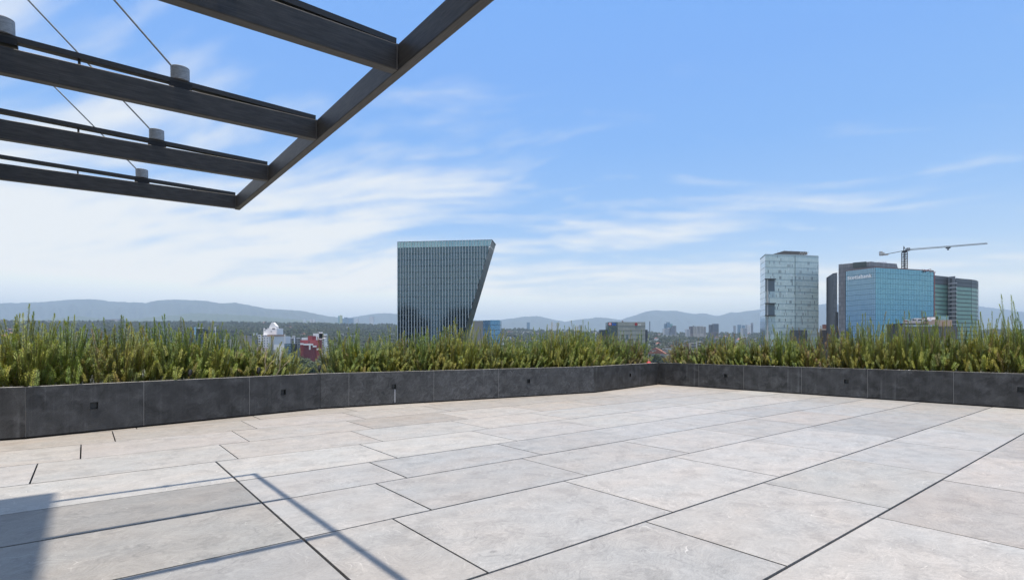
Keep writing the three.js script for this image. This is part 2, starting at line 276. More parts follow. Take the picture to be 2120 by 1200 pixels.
{
  const R = rng(77);
  // how tall the hedge stands by bearing (picture column): factor on 0.84 m
  const tall = [[-400, 1.05], [0, 1.06], [180, 1.02], [400, 0.97], [500, 0.8], [560, 0.66], [618, 0.66], [626, 0.62], [662, 0.75], [720, 0.95], [900, 1.02], [1200, 1.06], [1330, 0.98], [1372, 0.78], [1470, 0.84], [1560, 0.98], [1700, 1.06], [1800, 1.22], [1950, 1.26], [2120, 1.36], [2600, 1.4]];
  const heightAt = (px) => { let i = 0; while (i < tall.length - 2 && px > tall[i + 1][0]) i++; const t = clamp((px - tall[i][0]) / (tall[i + 1][0] - tall[i][0]), 0, 1); return lerp(tall[i][1], tall[i + 1][1], t); };
  const where = (px) => px < 60 ? 'at the hedge\'s left end' : px < 380 ? 'above the drip-stained slate' : px < 520 ? 'before the dark distant office' : px < 626 ? 'before the white and red buildings' : px < 830 ? 'just right of the hedge gap' : px < 1000 ? 'before the leaning tower' : px < 1240 ? 'left of the gridded logo office' : px < 1366 ? 'left of the far corner' : px < 1560 ? 'right of the far corner' : px < 1720 ? 'before the pale glass tower' : px < 1940 ? 'before the blue glass building' : 'at the hedge\'s right end';
  const sets = new Map(), nth = ['first', 'second', 'third', 'fourth', 'fifth', 'sixth', 'seventh', 'eighth', 'ninth', 'tenth', 'eleventh', 'twelfth', 'thirteenth', 'fourteenth', 'fifteenth', 'sixteenth', 'seventeenth', 'eighteenth', 'nineteenth', 'twentieth'];
  for (const { f, a, dir, L, ang } of planterFrames) {
    const inw = new THREE.Vector3(dir.z, 0, -dir.x); // away from the terrace
    for (let row = 0; row < 2; row++) for (let s = (row ? 0.1 : 0.22) - (f === 4 ? 1.1 : 0); s < L; s += 0.335 + 0.05 * R()) {
      const p = a.clone().addScaledVector(dir, s).addScaledVector(inw, (row ? 0.95 : 0.56) + (R() - 0.5) * 0.1);
      const px = 1060 + FOCAL * p.x / -p.z;
      if (-p.z < 1 || px < -260 || px > 2420) continue;
      if (px > 602 && px < 684 - 6 * row) continue;    // the gap
      if (px > 1338 && px < 1384) continue;            // the corner gap
      if (px > 505 && px < 626 && row && R() < 0.5) continue;
      const dry = (px > 548 && px < 600 && R() < 0.7) || (px > 1924 && px < 1955 && !row) || (px > 1395 && px < 1470 && R() < 0.35) || (px > 1285 && px < 1310 && !row) || (px > 1700 && px < 1735 && R() < 0.6);
      const brown = (px > 1225 && px < 1350 && R() < 0.5) || (px > 1370 && px < 1730 && R() < 0.4) || (px > 1860 && px < 2000 && R() < 0.35);
      const kind = dry ? dryKinds[Math.floor(R() * 2)] : brown ? brownKinds[Math.floor(R() * 2)] : bushKinds[Math.floor(R() * 6)];
      const place = where(px), label = (dry ? 'thin half-dried rosemary bush ' : row ? 'green back-row rosemary bush ' : 'green front-row rosemary bush ') + place;
      const g = thing('rosemary_bush', label, 'bush', 'rosemary hedge along the slate planter'); (sets.get(label) ?? sets.set(label, []).get(label)).push([px, g]);
      part('foliage', kind.leaf, leafMats[Math.floor(R() * 5)], g, 'stuff'); part('stem', kind.stem, kind.stemMat, g, 'stuff');
      const h = heightAt(px) * (0.80 + 0.34 * R()) * (row ? 1.03 : 0.94), w = 0.95 + 0.25 * R();
      g.position.set(p.x, 0.672, p.z); g.scale.set(w, h, w); g.rotation.y = R() * 6.283;
    }
  }
  for (const [label, list] of sets) if (list.length > 1) list.sort((p, q) => p[0] - q[0]).forEach(([, g], i) => { g.userData.label = label.replace(/^(thin half-dried|green) /, (nth[i] ?? 'last') + ' $1 ').replace('rosemary bush', 'rosemary bush from the left') ; });
}
// small things among the rosemary
{
  const place = (f, px, off) => { const fr = planterFrames[f], k = (px - 1060) / FOCAL; const s = -(fr.a.x + k * fr.a.z) / (fr.dir.x + k * fr.dir.z); return fr.a.clone().addScaledVector(fr.dir, s).addScaledVector(new THREE.Vector3(fr.dir.z, 0, -fr.dir.x), off); };
  const black = mat(0.012, 0.012, 0.013, 0.5);
  [[1, 400, 'left of the dried stems'], [1, 543, 'below the white building'], [2, 664.5, 'beside the gap in the hedge']].forEach(([f, px, w]) => {
    const g = thing('garden_spot_light', 'small black spike light in the planter, ' + w, 'garden light', 'black spike lights among the rosemary');
    const p = place(f, px, 0.16); g.position.set(p.x, 0.672, p.z);
    part('stake', new THREE.CylinderGeometry(0.008, 0.004, 0.16, 8).translate(0, 0.06, 0), black, g);
    part('lamp_head', new THREE.LatheGeometry([[0, -0.05], [0.022, -0.048], [0.03, -0.02], [0.034, 0.05], [0.028, 0.05], [0.024, 0.03], [0, 0.03]].map(([x, y]) => new THREE.Vector2(x, y)), 14).rotateX(-0.5).translate(0, 0.16, 0), black, g);
  });
  const peb = new THREE.IcosahedronGeometry(0.03, 1), pp = peb.attributes.position;
  for (let i = 0; i < pp.count; i++) { const k = 0.8 + 0.35 * n3(pp.getX(i) * 40, pp.getY(i) * 40, pp.getZ(i) * 40); pp.setXYZ(i, pp.getX(i) * k * 1.2, pp.getY(i) * k * 0.8, pp.getZ(i) * k); }
  peb.computeVertexNormals();
  let np = 0; const pm = mat(0.68, 0.63, 0.58, 0.85), R = rng(9);
  for (const px of [1417, 1434, 1442, 1597, 1655, 1676, 1693, 1697, 1715, 1858, 1878, 2001]) { const p = place(4, px, 0.15 + 0.03 * R()), m = solo('white_pebble', peb, pm, 'small white pebble on the right planter edge, ' + ['first', 'second', 'third', 'fourth', 'fifth', 'sixth', 'seventh', 'eighth', 'ninth', 'tenth', 'eleventh', 'twelfth'][np++] + ' from the corner', 'pebble', 'white pebbles along the right planter'); m.position.set(p.x, 0.705, p.z); m.rotation.y = R() * 6; m.scale.setScalar(0.7 + 0.7 * R()); }
  const p = place(3, 1355, 0.2), g = thing('watering_tag', 'small red plastic cap standing in the far corner of the planter', 'plastic cap'); g.position.set(p.x, 0.672, p.z);
  const red = mat(0.5, 0.035, 0.045, 0.5);
  part('cap', new THREE.CylinderGeometry(0.05, 0.09, 0.06, 12).translate(0, 0.07, 0), red, g); part('spout', new THREE.CylinderGeometry(0.012, 0.02, 0.1, 8).translate(0, 0.14, 0), mat(0.7, 0.3, 0.3, 0.6), g);
  // two bleached bare branches in the thin stretch of the hedge
  for (const [px, lean, w] of [[556, 0.10, 'left'], [583, 0.16, 'right']]) {
    const q = place(1, px, 0.3), c = new THREE.CatmullRomCurve3([[0, 0, 0], [0.05 + lean * 0.3, 0.16, 0], [lean * 0.8, 0.34, 0.02], [lean, 0.52, 0]].map((v) => new THREE.Vector3(...v)));
    const m = solo('bare_branch', mergeGeometries([new THREE.TubeGeometry(c, 10, 0.009, 6), new THREE.TubeGeometry(new THREE.CatmullRomCurve3([new THREE.Vector3(0.05 + lean * 0.3, 0.14, 0), new THREE.Vector3(lean + 0.03, 0.26, -0.04), new THREE.Vector3(lean + 0.12, 0.36, -0.06)]), 6, 0.005, 5)]), mat(0.5, 0.4, 0.26, 0.9), 'bleached bare branch in the thin hedge, the ' + w + ' one of two', 'branch', 'bare branches'); m.position.set(q.x, 0.66, q.z);
  }
}

// ---------------------------------------------------------------- pergola: dark steel rafters tied back to the house by rods
{
  const steelMap = texture(256, 256, (x, y, o) => { const v = 0.80 + 0.13 * n2(x * 0.02, y * 0.6) + 0.13 * fbm2(x * 0.03, y * 0.03, 4) + 0.05 * n2(x * 0.7, y * 0.7); o[0] = v; o[1] = v; o[2] = v; });
  const steel = new THREE.MeshStandardMaterial({ color: lin(0.098, 0.093, 0.088), roughness: 0.5, metalness: 0.15, map: steelMap, bumpMap: steelMap, bumpScale: 0.0006 });
  const railMat = mat(0.05, 0.048, 0.046, 0.5, 0.2), zinc = new THREE.MeshStandardMaterial({ color: lin(0.5, 0.53, 0.55), roughness: 0.6, metalness: 0.1, map: steelMap }), dark = mat(0.012, 0.012, 0.013, 0.6);
  const g = thing('pergola', 'dark grey steel pergola frame jutting over the terrace at upper left', 'pergola');
  const Y0 = EYE + 1.31, WB = 0.046, HB = 0.125, WR = 0.06, L = 3.2, STEP = 1.10;
  const beamDir = new THREE.Vector3(0.633, 0, 0.774), A = THREE.MathUtils.degToRad(38.0), slope = 0.022;
  const rafDir = new THREE.Vector3(-Math.cos(A), -slope, Math.sin(A)).normalize(); // towards the house
  const corner = new THREE.Vector3(-2.653, Y0, -5.119);
  const bevelBar = (len, h, w) => { // a steel tube with rounded long edges, along +x from 0, bottom at y = 0, centred in z
    const r = 0.006, s = new THREE.Shape(); s.moveTo(-w / 2 + r, 0); s.lineTo(w / 2 - r, 0); s.quadraticCurveTo(w / 2, 0, w / 2, r); s.lineTo(w / 2, h - r); s.quadraticCurveTo(w / 2, h, w / 2 - r, h); s.lineTo(-w / 2 + r, h); s.quadraticCurveTo(-w / 2, h, -w / 2, h - r); s.lineTo(-w / 2, r); s.quadraticCurveTo(-w / 2, 0, -w / 2 + r, 0);
    const e = new THREE.ExtrudeGeometry(s, { depth: len, bevelEnabled: false, curveSegments: 3 }).rotateY(Math.PI / 2), u = e.attributes.uv, p = e.attributes.position;
    for (let i = 0; i < u.count; i++) u.setXY(i, p.getX(i) * 0.8, (p.getY(i) + p.getZ(i)) * 4);
    return e;
  };
  const aim = (m, from, d) => { m.position.copy(from); m.quaternion.setFromUnitVectors(new THREE.Vector3(1, 0, 0), d); return m; };
  // edge beam: its inner face passes through the corner
  const out = new THREE.Vector3(Math.cos(A), 0, -Math.sin(A));
  const beamFrom = corner.clone().addScaledVector(out, WB / 2 + 0.001).addScaledVector(beamDir, -0.035);
  aim(part('edge_beam', bevelBar(9.6, HB, WB), steel, g), beamFrom, beamDir);
  for (let i = 0; i < 8; i++) {
    const base = corner.clone().addScaledVector(beamDir, i * STEP + WR / 2 - 0.03); base.y += 0.0015;
    const r = aim(part('rafter', bevelBar(L, HB - 0.004, WR), steel, g), base, rafDir);
    const bead = part('weld_bead', new THREE.CylinderGeometry(0.004, 0.004, HB - 0.01, 6).translate(0, HB / 2, 0), mat(0.16, 0.15, 0.14, 0.6, 0.4), r); bead.position.set(0.002, 0, -0.031);
    // flat rail that stands off the rafter more and more towards the house; local x = towards the house
    const rail = part('rail', box(L - 0.006, 0.026, 0.05), railMat, r); rail.position.set(L / 2, HB + 0.013 + 0.036, 0); rail.rotation.z = 0.024;
    const railY = (x) => HB + 0.013 + 0.036 + (x - L / 2) * 0.024;
    for (const x of [0.36, 1.17, 1.98, 2.79]) { const y1 = railY(x) - 0.013, y0 = HB - 0.005; part('spacer_post', new THREE.CylinderGeometry(0.006, 0.006, Math.max(0.004, y1 - y0) + 0.004, 8).translate(x, (y0 + y1) / 2, 0), railMat, r); }
    for (const x of i === 2 ? [0.735, 1.45] : [0.735]) {
      const y = railY(x) + 0.013;
      part('pad', box(0.105, 0.03, 0.056, x, y - 0.03, 0), dark, r);
      const b = part('bracket', new THREE.CylinderGeometry(0.046, 0.046, 0.068, 20, 1).translate(x, y + 0.0345, 0), zinc, r);
      part('bracket_cap', new THREE.SphereGeometry(0.046, 18, 5, 0, 6.2832, 0, Math.PI / 2).scale(1, 0.18, 1).translate(x, y + 0.0685, 0), zinc, b);
      const len = (2.95 - x) * 1.41, rod = part('tie_rod', new THREE.CylinderGeometry(0.0055, 0.0055, len, 8).translate(0, len / 2, 0), zinc, r);
      rod.position.set(x + 0.02, y + 0.05, 0); rod.rotation.z = -Math.PI / 4 + slope;
    }
  }
}
// the house beside the terrace: its wall and its overhanging storey stand left of the picture and shade the pavers
{
  const g = thing('penthouse', 'pale penthouse beside the terrace, left of the picture', 'building');
  const plaster = mat(0.62, 0.6, 0.57, 0.9);
  const put = (name, u0, u1, v0, v1, y0, y1, m) => { const b = part(name, box(u1 - u0, y1 - y0, v1 - v0), m, g), p = P((u0 + u1) / 2, (v0 + v1) / 2); b.position.set(p.x, (y0 + y1) / 2, p.z); b.rotation.y = TH; return b; };
  const HS = 6.0, eu = -0.23 - 0.0695 * HS, ev = 6.19 - 0.0725 * HS;
  put('wall', -8.5, -1.95, -9, ev - 0.3, 0.005, HS, plaster);
  put('roof_slab', -8.7, eu, -9.2, ev, HS + 0.003, HS + 0.35, plaster);
  put('upper_storey', -8.4, eu - 0.3, -9, ev - 0.3, HS + 0.353, HS + 3.4, plaster);
  const glass = new THREE.MeshPhysicalMaterial({ color: lin(0.04, 0.05, 0.055), roughness: 0.05, metalness: 0.2 });
  for (let k = 0; k < 4; k++) put('window', -1.95, -1.93, -5 + k * 2.6, -2.7 + k * 2.6, 0.1, 2.5, glass);
}
{
  // the block that carries the terrace
  const g = box(24, 36, 25, 0, -18.36, 0); g.rotateY(TH); const c = P(4.4, 0.2); g.translate(c.x, 0, c.z);
  const m = solo('apartment_block', g, mat(0.4, 0.39, 0.37, 0.9), 'apartment block under the terrace, hidden below the planter', 'building');
}

// ---------------------------------------------------------------- terrain: a wooded slope that climbs away from the town, then far ranges
const RIM = [[-1500, 680], [-400, 668], [0, 668], [400, 668], [600, 670], [820, 674], [1040, 682], [1200, 686], [1360, 690], [1560, 692], [1800, 690], [2120, 685], [3500, 690]];
const table = (T, x) => { let i = 0; while (i < T.length - 2 && x > T[i + 1][0]) i++; const t = clamp((x - T[i][0]) / (T[i + 1][0] - T[i][0]), 0, 1); return lerp(T[i][1], T[i + 1][1], t); };
const SLOPE = [[0, 0], [300, 0], [450, 0.0], [700, 0.28], [1000, 0.45], [1500, 0.63], [2500, 0.84], [4000, 1]]; // how far the line of sight to the ground has climbed to the rim
function ground(x, z) {
  const D = Math.hypot(x, z), az = Math.atan2(x, -z), front = Math.abs(az) < 1.3, px = front ? 1060 + FOCAL * Math.tan(az) : (az > 0 ? 3500 : -1500), ca = front ? Math.cos(az) : 0.3;
  const rim = table(RIM, clamp(px, -1500, 3500)), near = -26;
  const row0 = 715 + FOCAL * (EYE - near) / 450;
  let y;
  if (D < 450) y = near;
  else if (D < 4000) y = EYE + (715 - lerp(row0, rim, table(SLOPE, D))) / FOCAL * D * lerp(1, ca, sstep(450, 2000, D));
  else { const top = EYE + (715 - rim) / FOCAL * 4000 * ca; y = top - (D - 4000) * 0.008; }
  return y + sstep(500, 1500, D) * 5 * n2(x * 0.004, z * 0.004);
}
{
  const NA = 300, RR = [0, 60, 150, 300, 450, 520, 600, 700, 820, 950, 1100, 1300, 1500, 1750, 2000, 2300, 2600, 3000, 3400, 3800, 4000, 4300, 5000, 6500, 9000, 14000, 21000], pos = [], idx = [], col = [];
  for (const r of RR) for (let i = 0; i < NA; i++) {
    const a = i / NA * 2 * Math.PI, x = Math.sin(a) * r, z = -Math.cos(a) * r, k = 0.8 + 0.5 * fbm2(x * 0.003, z * 0.003, 3), town = sstep(-0.05, 0.25, n2(x * 0.0011 + 3, z * 0.0011));
    pos.push(x, ground(x, z), z); col.push(lerp(0.05, 0.17, town) * k, lerp(0.07, 0.16, town) * k, lerp(0.03, 0.14, town) * k);
  }
  for (let r = 0; r + 1 < RR.length; r++) for (let i = 0; i < NA; i++) { const j = (i + 1) % NA, a = r * NA + i, b = r * NA + j, c = a + NA, d = b + NA; idx.push(a, b, c, b, d, c); }
  const g = new THREE.BufferGeometry(); g.setAttribute('position', new THREE.Float32BufferAttribute(pos, 3)); g.setAttribute('color', new THREE.Float32BufferAttribute(col, 3)); g.setIndex(idx); g.computeVertexNormals();
  solo('ground', g, new THREE.MeshStandardMaterial({ vertexColors: true, roughness: 1 }), null, null, null, 'structure');
}
function range(name, prof, D, depth, tint, seed) {   // a mountain range whose crest follows prof (bearing, crest row)
  const x0 = prof[0][0], x1 = prof[prof.length - 1][0], NX = 260, NR = 26, pos = [], idx = [];
  const DD = [...Array(NR)].map((_, j) => D - depth + 2 * depth * j / (NR - 1));
  for (let j = 0; j < NR; j++) for (let i = 0; i <= NX; i++) {
    const px = lerp(x0, x1, i / NX), d = DD[j], t = Math.abs(d - D) / depth, w = 1 - sstep(0, 1, t);
    const crest = high(table(prof, px), D) + 9 * n2(px * 0.11 + seed, 1), spur = 0.28 * fbm2(px * 0.022 + seed, d * 0.0009, 4) * (1 - w) * w * 4 * Math.abs(crest);
    const p = at(px, d); pos.push(p.x, lerp(40, crest, w) + spur, p.y);
  }
  for (let j = 0; j + 1 < NR; j++) for (let i = 0; i < NX; i++) { const a = j * (NX + 1) + i, b = a + 1, c = a + NX + 1, d = c + 1; idx.push(a, b, c, b, d, c); }
  const g = new THREE.BufferGeometry(); g.setAttribute('position', new THREE.Float32BufferAttribute(pos, 3)); g.setIndex(idx); g.computeVertexNormals();
  solo(name, g, mat(...tint, 1), null, null, null, 'structure');
}
range('mountain_range', [[-700, 650], [-300, 636], [0, 628], [90, 625.5], [130, 621.5], [180, 619], [205, 620], [225, 624.5], [300, 627], [325, 621.5], [365, 620.5], [400, 621.5], [430, 623.5], [455, 628], [485, 626.5], [520, 633], [560, 640], [620, 643], [680, 654.5], [715, 660], [760, 668], [820, 690]], 13000, 3200, [0.09, 0.10, 0.07], 1);
range('mountain_range', [[560, 690], [640, 672], [700, 662], [730, 656.5], [770, 650], [800, 648.5], [840, 650], [900, 655], [960, 661], [1020, 664], [1080, 656.5], [1100, 654.5], [1117, 655], [1150, 662], [1170, 666], [1200, 660.5], [1215, 660], [1240, 656.5], [1262, 659], [1284, 662], [1320, 651], [1340, 644.5], [1360, 642], [1385, 644], [1400, 643], [1420, 647], [1440, 650], [1455, 648.5], [1480, 653], [1488, 654], [1500, 651], [1512, 646], [1525, 648], [1543, 644.5], [1570, 641], [1620, 633], [1690, 633], [1710, 628], [1730, 630], [1800, 640], [1900, 630], [2000, 631], [2045, 636], [2120, 646], [2300, 655], [2700, 660]], 16000, 3800, [0.09, 0.10, 0.07], 9);
range('mountain_range', [[-300, 676], [0, 664], [90, 661], [130, 657], [160, 654], [190, 657], [240, 664], [330, 655], [400, 648], [500, 652], [600, 660], [680, 668], [760, 678]], 8500, 1500, [0.08, 0.10, 0.06], 21);

// ---------------------------------------------------------------- trees
function crownGeo(seed, leaves, size, sx, sy) {
  const R = rng(seed), pos = [], col = [], lobes = [];
  for (let i = 0; i < 7; i++) { const a = R() * 6.283, r = 0.5 * Math.sqrt(R()); lobes.push([Math.cos(a) * r * sx, (0.3 + 0.5 * R()) * sy, Math.sin(a) * r * sx, 0.36 + 0.22 * R()]); }
  lobes.push([0, 0.62 * sy, 0, 0.55]);
  const v = new THREE.Vector3(), n = new THREE.Vector3(), a = new THREE.Vector3(), b = new THREE.Vector3();
  for (let i = 0; i < leaves; i++) {
    const l = lobes[Math.floor(R() * lobes.length)]; n.set(R() * 2 - 1, R() * 2 - 1, R() * 2 - 1); if (n.lengthSq() > 1 || n.lengthSq() < 0.01) { i--; continue; } n.normalize();
    const r = l[3] * (0.72 + 0.33 * R()); v.set(l[0] + n.x * r * sx, l[1] + n.y * r * sy * 0.8, l[2] + n.z * r * sx); if (v.y < 0.05 * sy) continue;
    n.x += (R() - 0.5) * 1.3; n.y += (R() - 0.2) * 1.0; n.z += (R() - 0.5) * 1.3; n.normalize();
    a.set(R() - 0.5, R() - 0.5, R() - 0.5).cross(n).normalize(); b.crossVectors(n, a); const s = size * (0.6 + 0.8 * R()), k = 0.7 + 0.6 * R();
    const q = [[-1, -0.2], [0.1, -0.9], [1, 0.15], [-0.1, 0.9]].map(([p, w]) => v.clone().addScaledVector(a, p * s).addScaledVector(b, w * s * 0.75));
    for (const j of [0, 1, 2, 0, 2, 3]) { pos.push(q[j].x, q[j].y, q[j].z); col.push(k, k, k); }
  }
  const g = new THREE.BufferGeometry(); g.setAttribute('position', new THREE.Float32BufferAttribute(pos, 3)); g.setAttribute('color', new THREE.Float32BufferAttribute(col, 3)); g.computeVertexNormals(); return g;
}
const canopyMats = [[0.062, 0.085, 0.028], [0.048, 0.072, 0.03], [0.085, 0.10, 0.032], [0.06, 0.075, 0.045]].map((c) => new THREE.MeshPhysicalMaterial({ color: lin(...c), vertexColors: true, roughness: 0.9, transmission: 0.2, thickness: 0, side: THREE.DoubleSide }));
const barkMat = mat(0.11, 0.085, 0.06, 1);
function limbs(h, seed) {
  const R = rng(seed), out = [new THREE.CylinderGeometry(0.16, 0.34, h, 8).translate(0, h / 2, 0)];
  for (let i = 0; i < 5; i++) { const a = i * 1.257 + R(), c = new THREE.CatmullRomCurve3([new THREE.Vector3(0, h * (0.55 + 0.1 * i * 0.6), 0), new THREE.Vector3(Math.cos(a) * 1.2, h * 0.95 + 0.6, Math.sin(a) * 1.2), new THREE.Vector3(Math.cos(a) * 2.6, h * 1.2 + 1.6 + R(), Math.sin(a) * 2.6)]); out.push(new THREE.TubeGeometry(c, 5, 0.1, 5)); }
  return mergeGeometries(out.map((g) => { const k = g.index ? g.toNonIndexed() : g; return k; }));
}
const towers = [];                                    // plan discs kept free of trees: x, z, r
{
  const R = rng(31), crowns = [0, 1, 2].map((i) => crownGeo(300 + i, 900, 0.42, 4.6, 6.2)), trunk = limbs(3.4, 4);
  // trees near enough to show in the hedge's gaps
  const nth = ['first', 'second', 'third', 'fourth', 'fifth', 'sixth', 'seventh', 'eighth', 'ninth', 'tenth', 'eleventh', 'twelfth', 'thirteenth', 'fourteenth'];
  const spots = [[612, 480], [622, 600], [628, 400], [634, 470], [640, 380], [644, 620], [648, 430], [655, 520], [660, 400], [664, 720], [668, 560], [1352, 800], [1362, 700], [1375, 620], [1392, 760], [1410, 680], [1430, 800], [1450, 720]];
  spots.forEach(([px, D], i) => {
    const west = px < 900, p = at(px, D), g = thing('park_tree', 'round leafy tree, ' + nth[west ? i : i - 11] + ' from the left ' + (west ? 'in the hedge gap' : 'in the town beyond the far corner'), 'tree', west ? 'park trees in the hedge gap' : 'town trees beyond the far corner');
    part('trunk', trunk, barkMat, g); part('crown', crowns[i % 3], canopyMats[i % 3], g, 'stuff').position.y = 2.2;
    g.position.set(p.x, ground(p.x, p.y) - 0.2, p.y); g.rotation.y = R() * 6.28; g.scale.setScalar(1.45 + 0.5 * R());
  });
}

// ---------------------------------------------------------------- buildings
const flatRoof = mat(0.32, 0.31, 0.30, 0.95);
function prism(pts, y0, y1) {                         // pts: Vector2 (x, z)
  const g = new THREE.ExtrudeGeometry(new THREE.Shape(pts.map((p) => new THREE.Vector2(p.x, -p.y))), { depth: y1 - y0, bevelEnabled: false }).rotateX(-Math.PI / 2); return g.translate(0, y0, 0);
}
// one glazed face between plan points a and b (left to right as seen), from y0 to y1: panes in floor bands, floor lines, mullions
function glazing(parent, a, b, y0, y1, o) {
  const L = a.distanceTo(b), ux = (b.x - a.x) / L, uz = (b.y - a.y) / L, nx = -uz, nz = ux; // outward normal, towards the viewer for a left-to-right edge
  const R = rng(o.seed ?? 1), cols = o.cols, floors = o.floors, fh = (y1 - y0) / floors, cw = L / cols, right = o.right ?? ((y) => L), ang = Math.atan2(-uz, ux);
  const pt = (s, y, d) => [a.x + ux * s + nx * d, y, a.y + uz * s + nz * d];
  for (let f = 0; f < floors; f++) {
    const ya = y0 + f * fh, yb = ya + fh, byMat = new Map();
    for (let c = 0; c < cols; c++) {
      const s0 = c * cw, s1 = s0 + cw; if (s0 >= right(ya)) continue;
      const e0 = Math.min(s1, right(ya)), e1 = Math.min(s1, right(yb));
      if (o.skip?.(c, f)) continue;
      const m = o.pick(c, f, R), j = () => 0.06 + (R() - 0.5) * o.wave * cw;
      const q = [pt(s0, ya, j()), pt(e0, ya, j()), pt(e1, yb, j()), pt(s0, yb, j())];
      if (!byMat.has(m)) byMat.set(m, []); const arr = byMat.get(m);
      for (const k of [0, 1, 2, 0, 2, 3]) arr.push(...q[k]);
    }
    for (const [m, arr] of byMat) { const g = new THREE.BufferGeometry(); g.setAttribute('position', new THREE.Float32BufferAttribute(arr, 3)); g.computeVertexNormals(); part(m.userData.part ?? 'glass_band', g, m, parent, 'stuff'); }
    if (o.line && f % (o.lineEvery ?? 1) === 0) { const w = Math.min(right(ya), L), c = pt(w / 2, ya, 0.07), l = part('floor_line', box(w - 0.02, o.lineH ?? 0.35, 0.16), o.line, parent); l.position.set(...c); l.rotation.y = ang; }
  }
  if (o.mullion) for (let c = o.from ?? 0; c <= cols; c += o.every ?? 1) {
    const s = c * cw; let yb = y0; if (right(y0) < s) { if (right(y1) < s) continue; yb = y0 + (y1 - y0) * (s - right(y0)) / (right(y1) - right(y0)); }
    const m = part('mullion', box(o.mw, y1 - yb, o.md), o.mullion, parent), p = pt(s, (yb + y1) / 2, 0.06 + o.md / 2); m.position.set(...p); m.rotation.y = ang;
  }
  return { pt, ang, L, fh };
}
const glassOf = (r, g, b, rough = 0.06, name) => { const m = mat(r, g, b, rough, 0.92); if (name) m.userData.part = name; return m; };
const frit = (r, g, b, name) => { const m = mat(r, g, b, 0.3, 0.25); if (name) m.userData.part = name; return m; };
const glassOfSide = [glassOf(0.46, 0.56, 0.66), glassOf(0.43, 0.53, 0.63)];
const offset = (p, dx, dz) => new THREE.Vector2(p.x + dx, p.y + dz);

// the leaning tower: upright on its left, sloping out on its right
{
  const g = thing('leaning_tower', 'dark glass tower with white vertical fins, its right side leaning outward', 'tower');
  const a = at(823, 337), b = at(1018, 330), y1 = high(498.6, 333), y0 = -37, L = a.distanceTo(b), bx = (b.x - a.x) / L, bz = (b.y - a.y) / L, nx = -bz, nz = bx;
  const lean = 0.303, right = (y) => L - (y1 - y) * lean * 1.0, DEP = 16;
  const P3 = (s, y, d) => new THREE.Vector3(a.x + bx * s + nx * d, y, a.y + bz * s + nz * d);
  // body as a solid with a slanting right side
  const c = [P3(0, y0, 0), P3(right(y0), y0, 0), P3(right(y0), y0, -DEP), P3(0, y0, -DEP), P3(0, y1 - 4.6, 0), P3(right(y1 - 4.6), y1 - 4.6, 0), P3(right(y1 - 4.6), y1 - 4.6, -DEP), P3(0, y1 - 4.6, -DEP)];
  const solid = (c) => { const pos = []; for (const q of [[0, 1, 5, 4], [1, 2, 6, 5], [2, 3, 7, 6], [3, 0, 4, 7], [4, 5, 6, 7]]) for (const k of [0, 1, 2, 0, 2, 3]) { const v = c[q[k]]; pos.push(v.x, v.y, v.z); } const e = new THREE.BufferGeometry(); e.setAttribute('position', new THREE.Float32BufferAttribute(pos, 3)); e.computeVertexNormals(); return e; };
  part('core', solid(c), mat(0.02, 0.025, 0.03, 0.6), g);
  const dark = [glassOf(0.085, 0.13, 0.155), glassOf(0.09, 0.137, 0.162), glassOf(0.08, 0.124, 0.148)], crown = [glassOf(0.22, 0.36, 0.40, 0.06, 'parapet_glass'), glassOf(0.26, 0.40, 0.43, 0.06, 'parapet_glass')], floors = 27;
  glazing(g, a, b, y0, y1, { seed: 3, cols: 33, floors, right, wave: 0.0016, pick: (c, f, R) => f >= floors - 1 ? crown[Math.floor(R() * 2)] : dark[Math.floor(R() * 3)], line: mat(0.05, 0.075, 0.09, 0.4, 0.4), lineH: 0.4, mullion: mat(0.55, 0.58, 0.60, 0.5, 0.0), mw: 0.30, md: 0.3 });
  // slanting soffit side
  const sf = []; for (let f = 0; f < floors; f++) { const ya = y0 + (y1 - y0) * f / floors, yb = y0 + (y1 - y0) * (f + 1) / floors; const q = [P3(right(ya) + 0.1, ya + 0.12, 0.1), P3(right(ya) + 0.1, ya + 0.12, -DEP), P3(right(yb) + 0.1, yb - 0.04, -DEP), P3(right(yb) + 0.1, yb - 0.04, 0.1)], pos = []; for (const k of [0, 1, 2, 0, 2, 3]) pos.push(q[k].x, q[k].y, q[k].z); const e = new THREE.BufferGeometry(); e.setAttribute('position', new THREE.Float32BufferAttribute(pos, 3)); e.computeVertexNormals(); part('soffit_panel', e, f % 3 ? mat(0.10, 0.12, 0.13, 0.35, 0.5) : mat(0.12, 0.14, 0.15, 0.35, 0.5), g); }
  const cap = part('roof_edge', box(L + 0.3, 0.35, 0.5), mat(0.22, 0.26, 0.28, 0.5, 0.4), g), cp = P3(L / 2, y1 + 0.1, 0); cap.position.copy(cp); cap.rotation.y = Math.atan2(-bz, bx);
  const cap2 = part('roof_edge', box(DEP, 0.35, 0.5), mat(0.16, 0.18, 0.19, 0.5, 0.4), g), c2 = P3(L + 0.12, y1 + 0.1, -DEP / 2 - 0.3); cap2.position.copy(c2); cap2.rotation.y = Math.atan2(-bz, bx) + Math.PI / 2;
  towers.push([(a.x + b.x) / 2, (a.y + b.y) / 2, 45]);
}

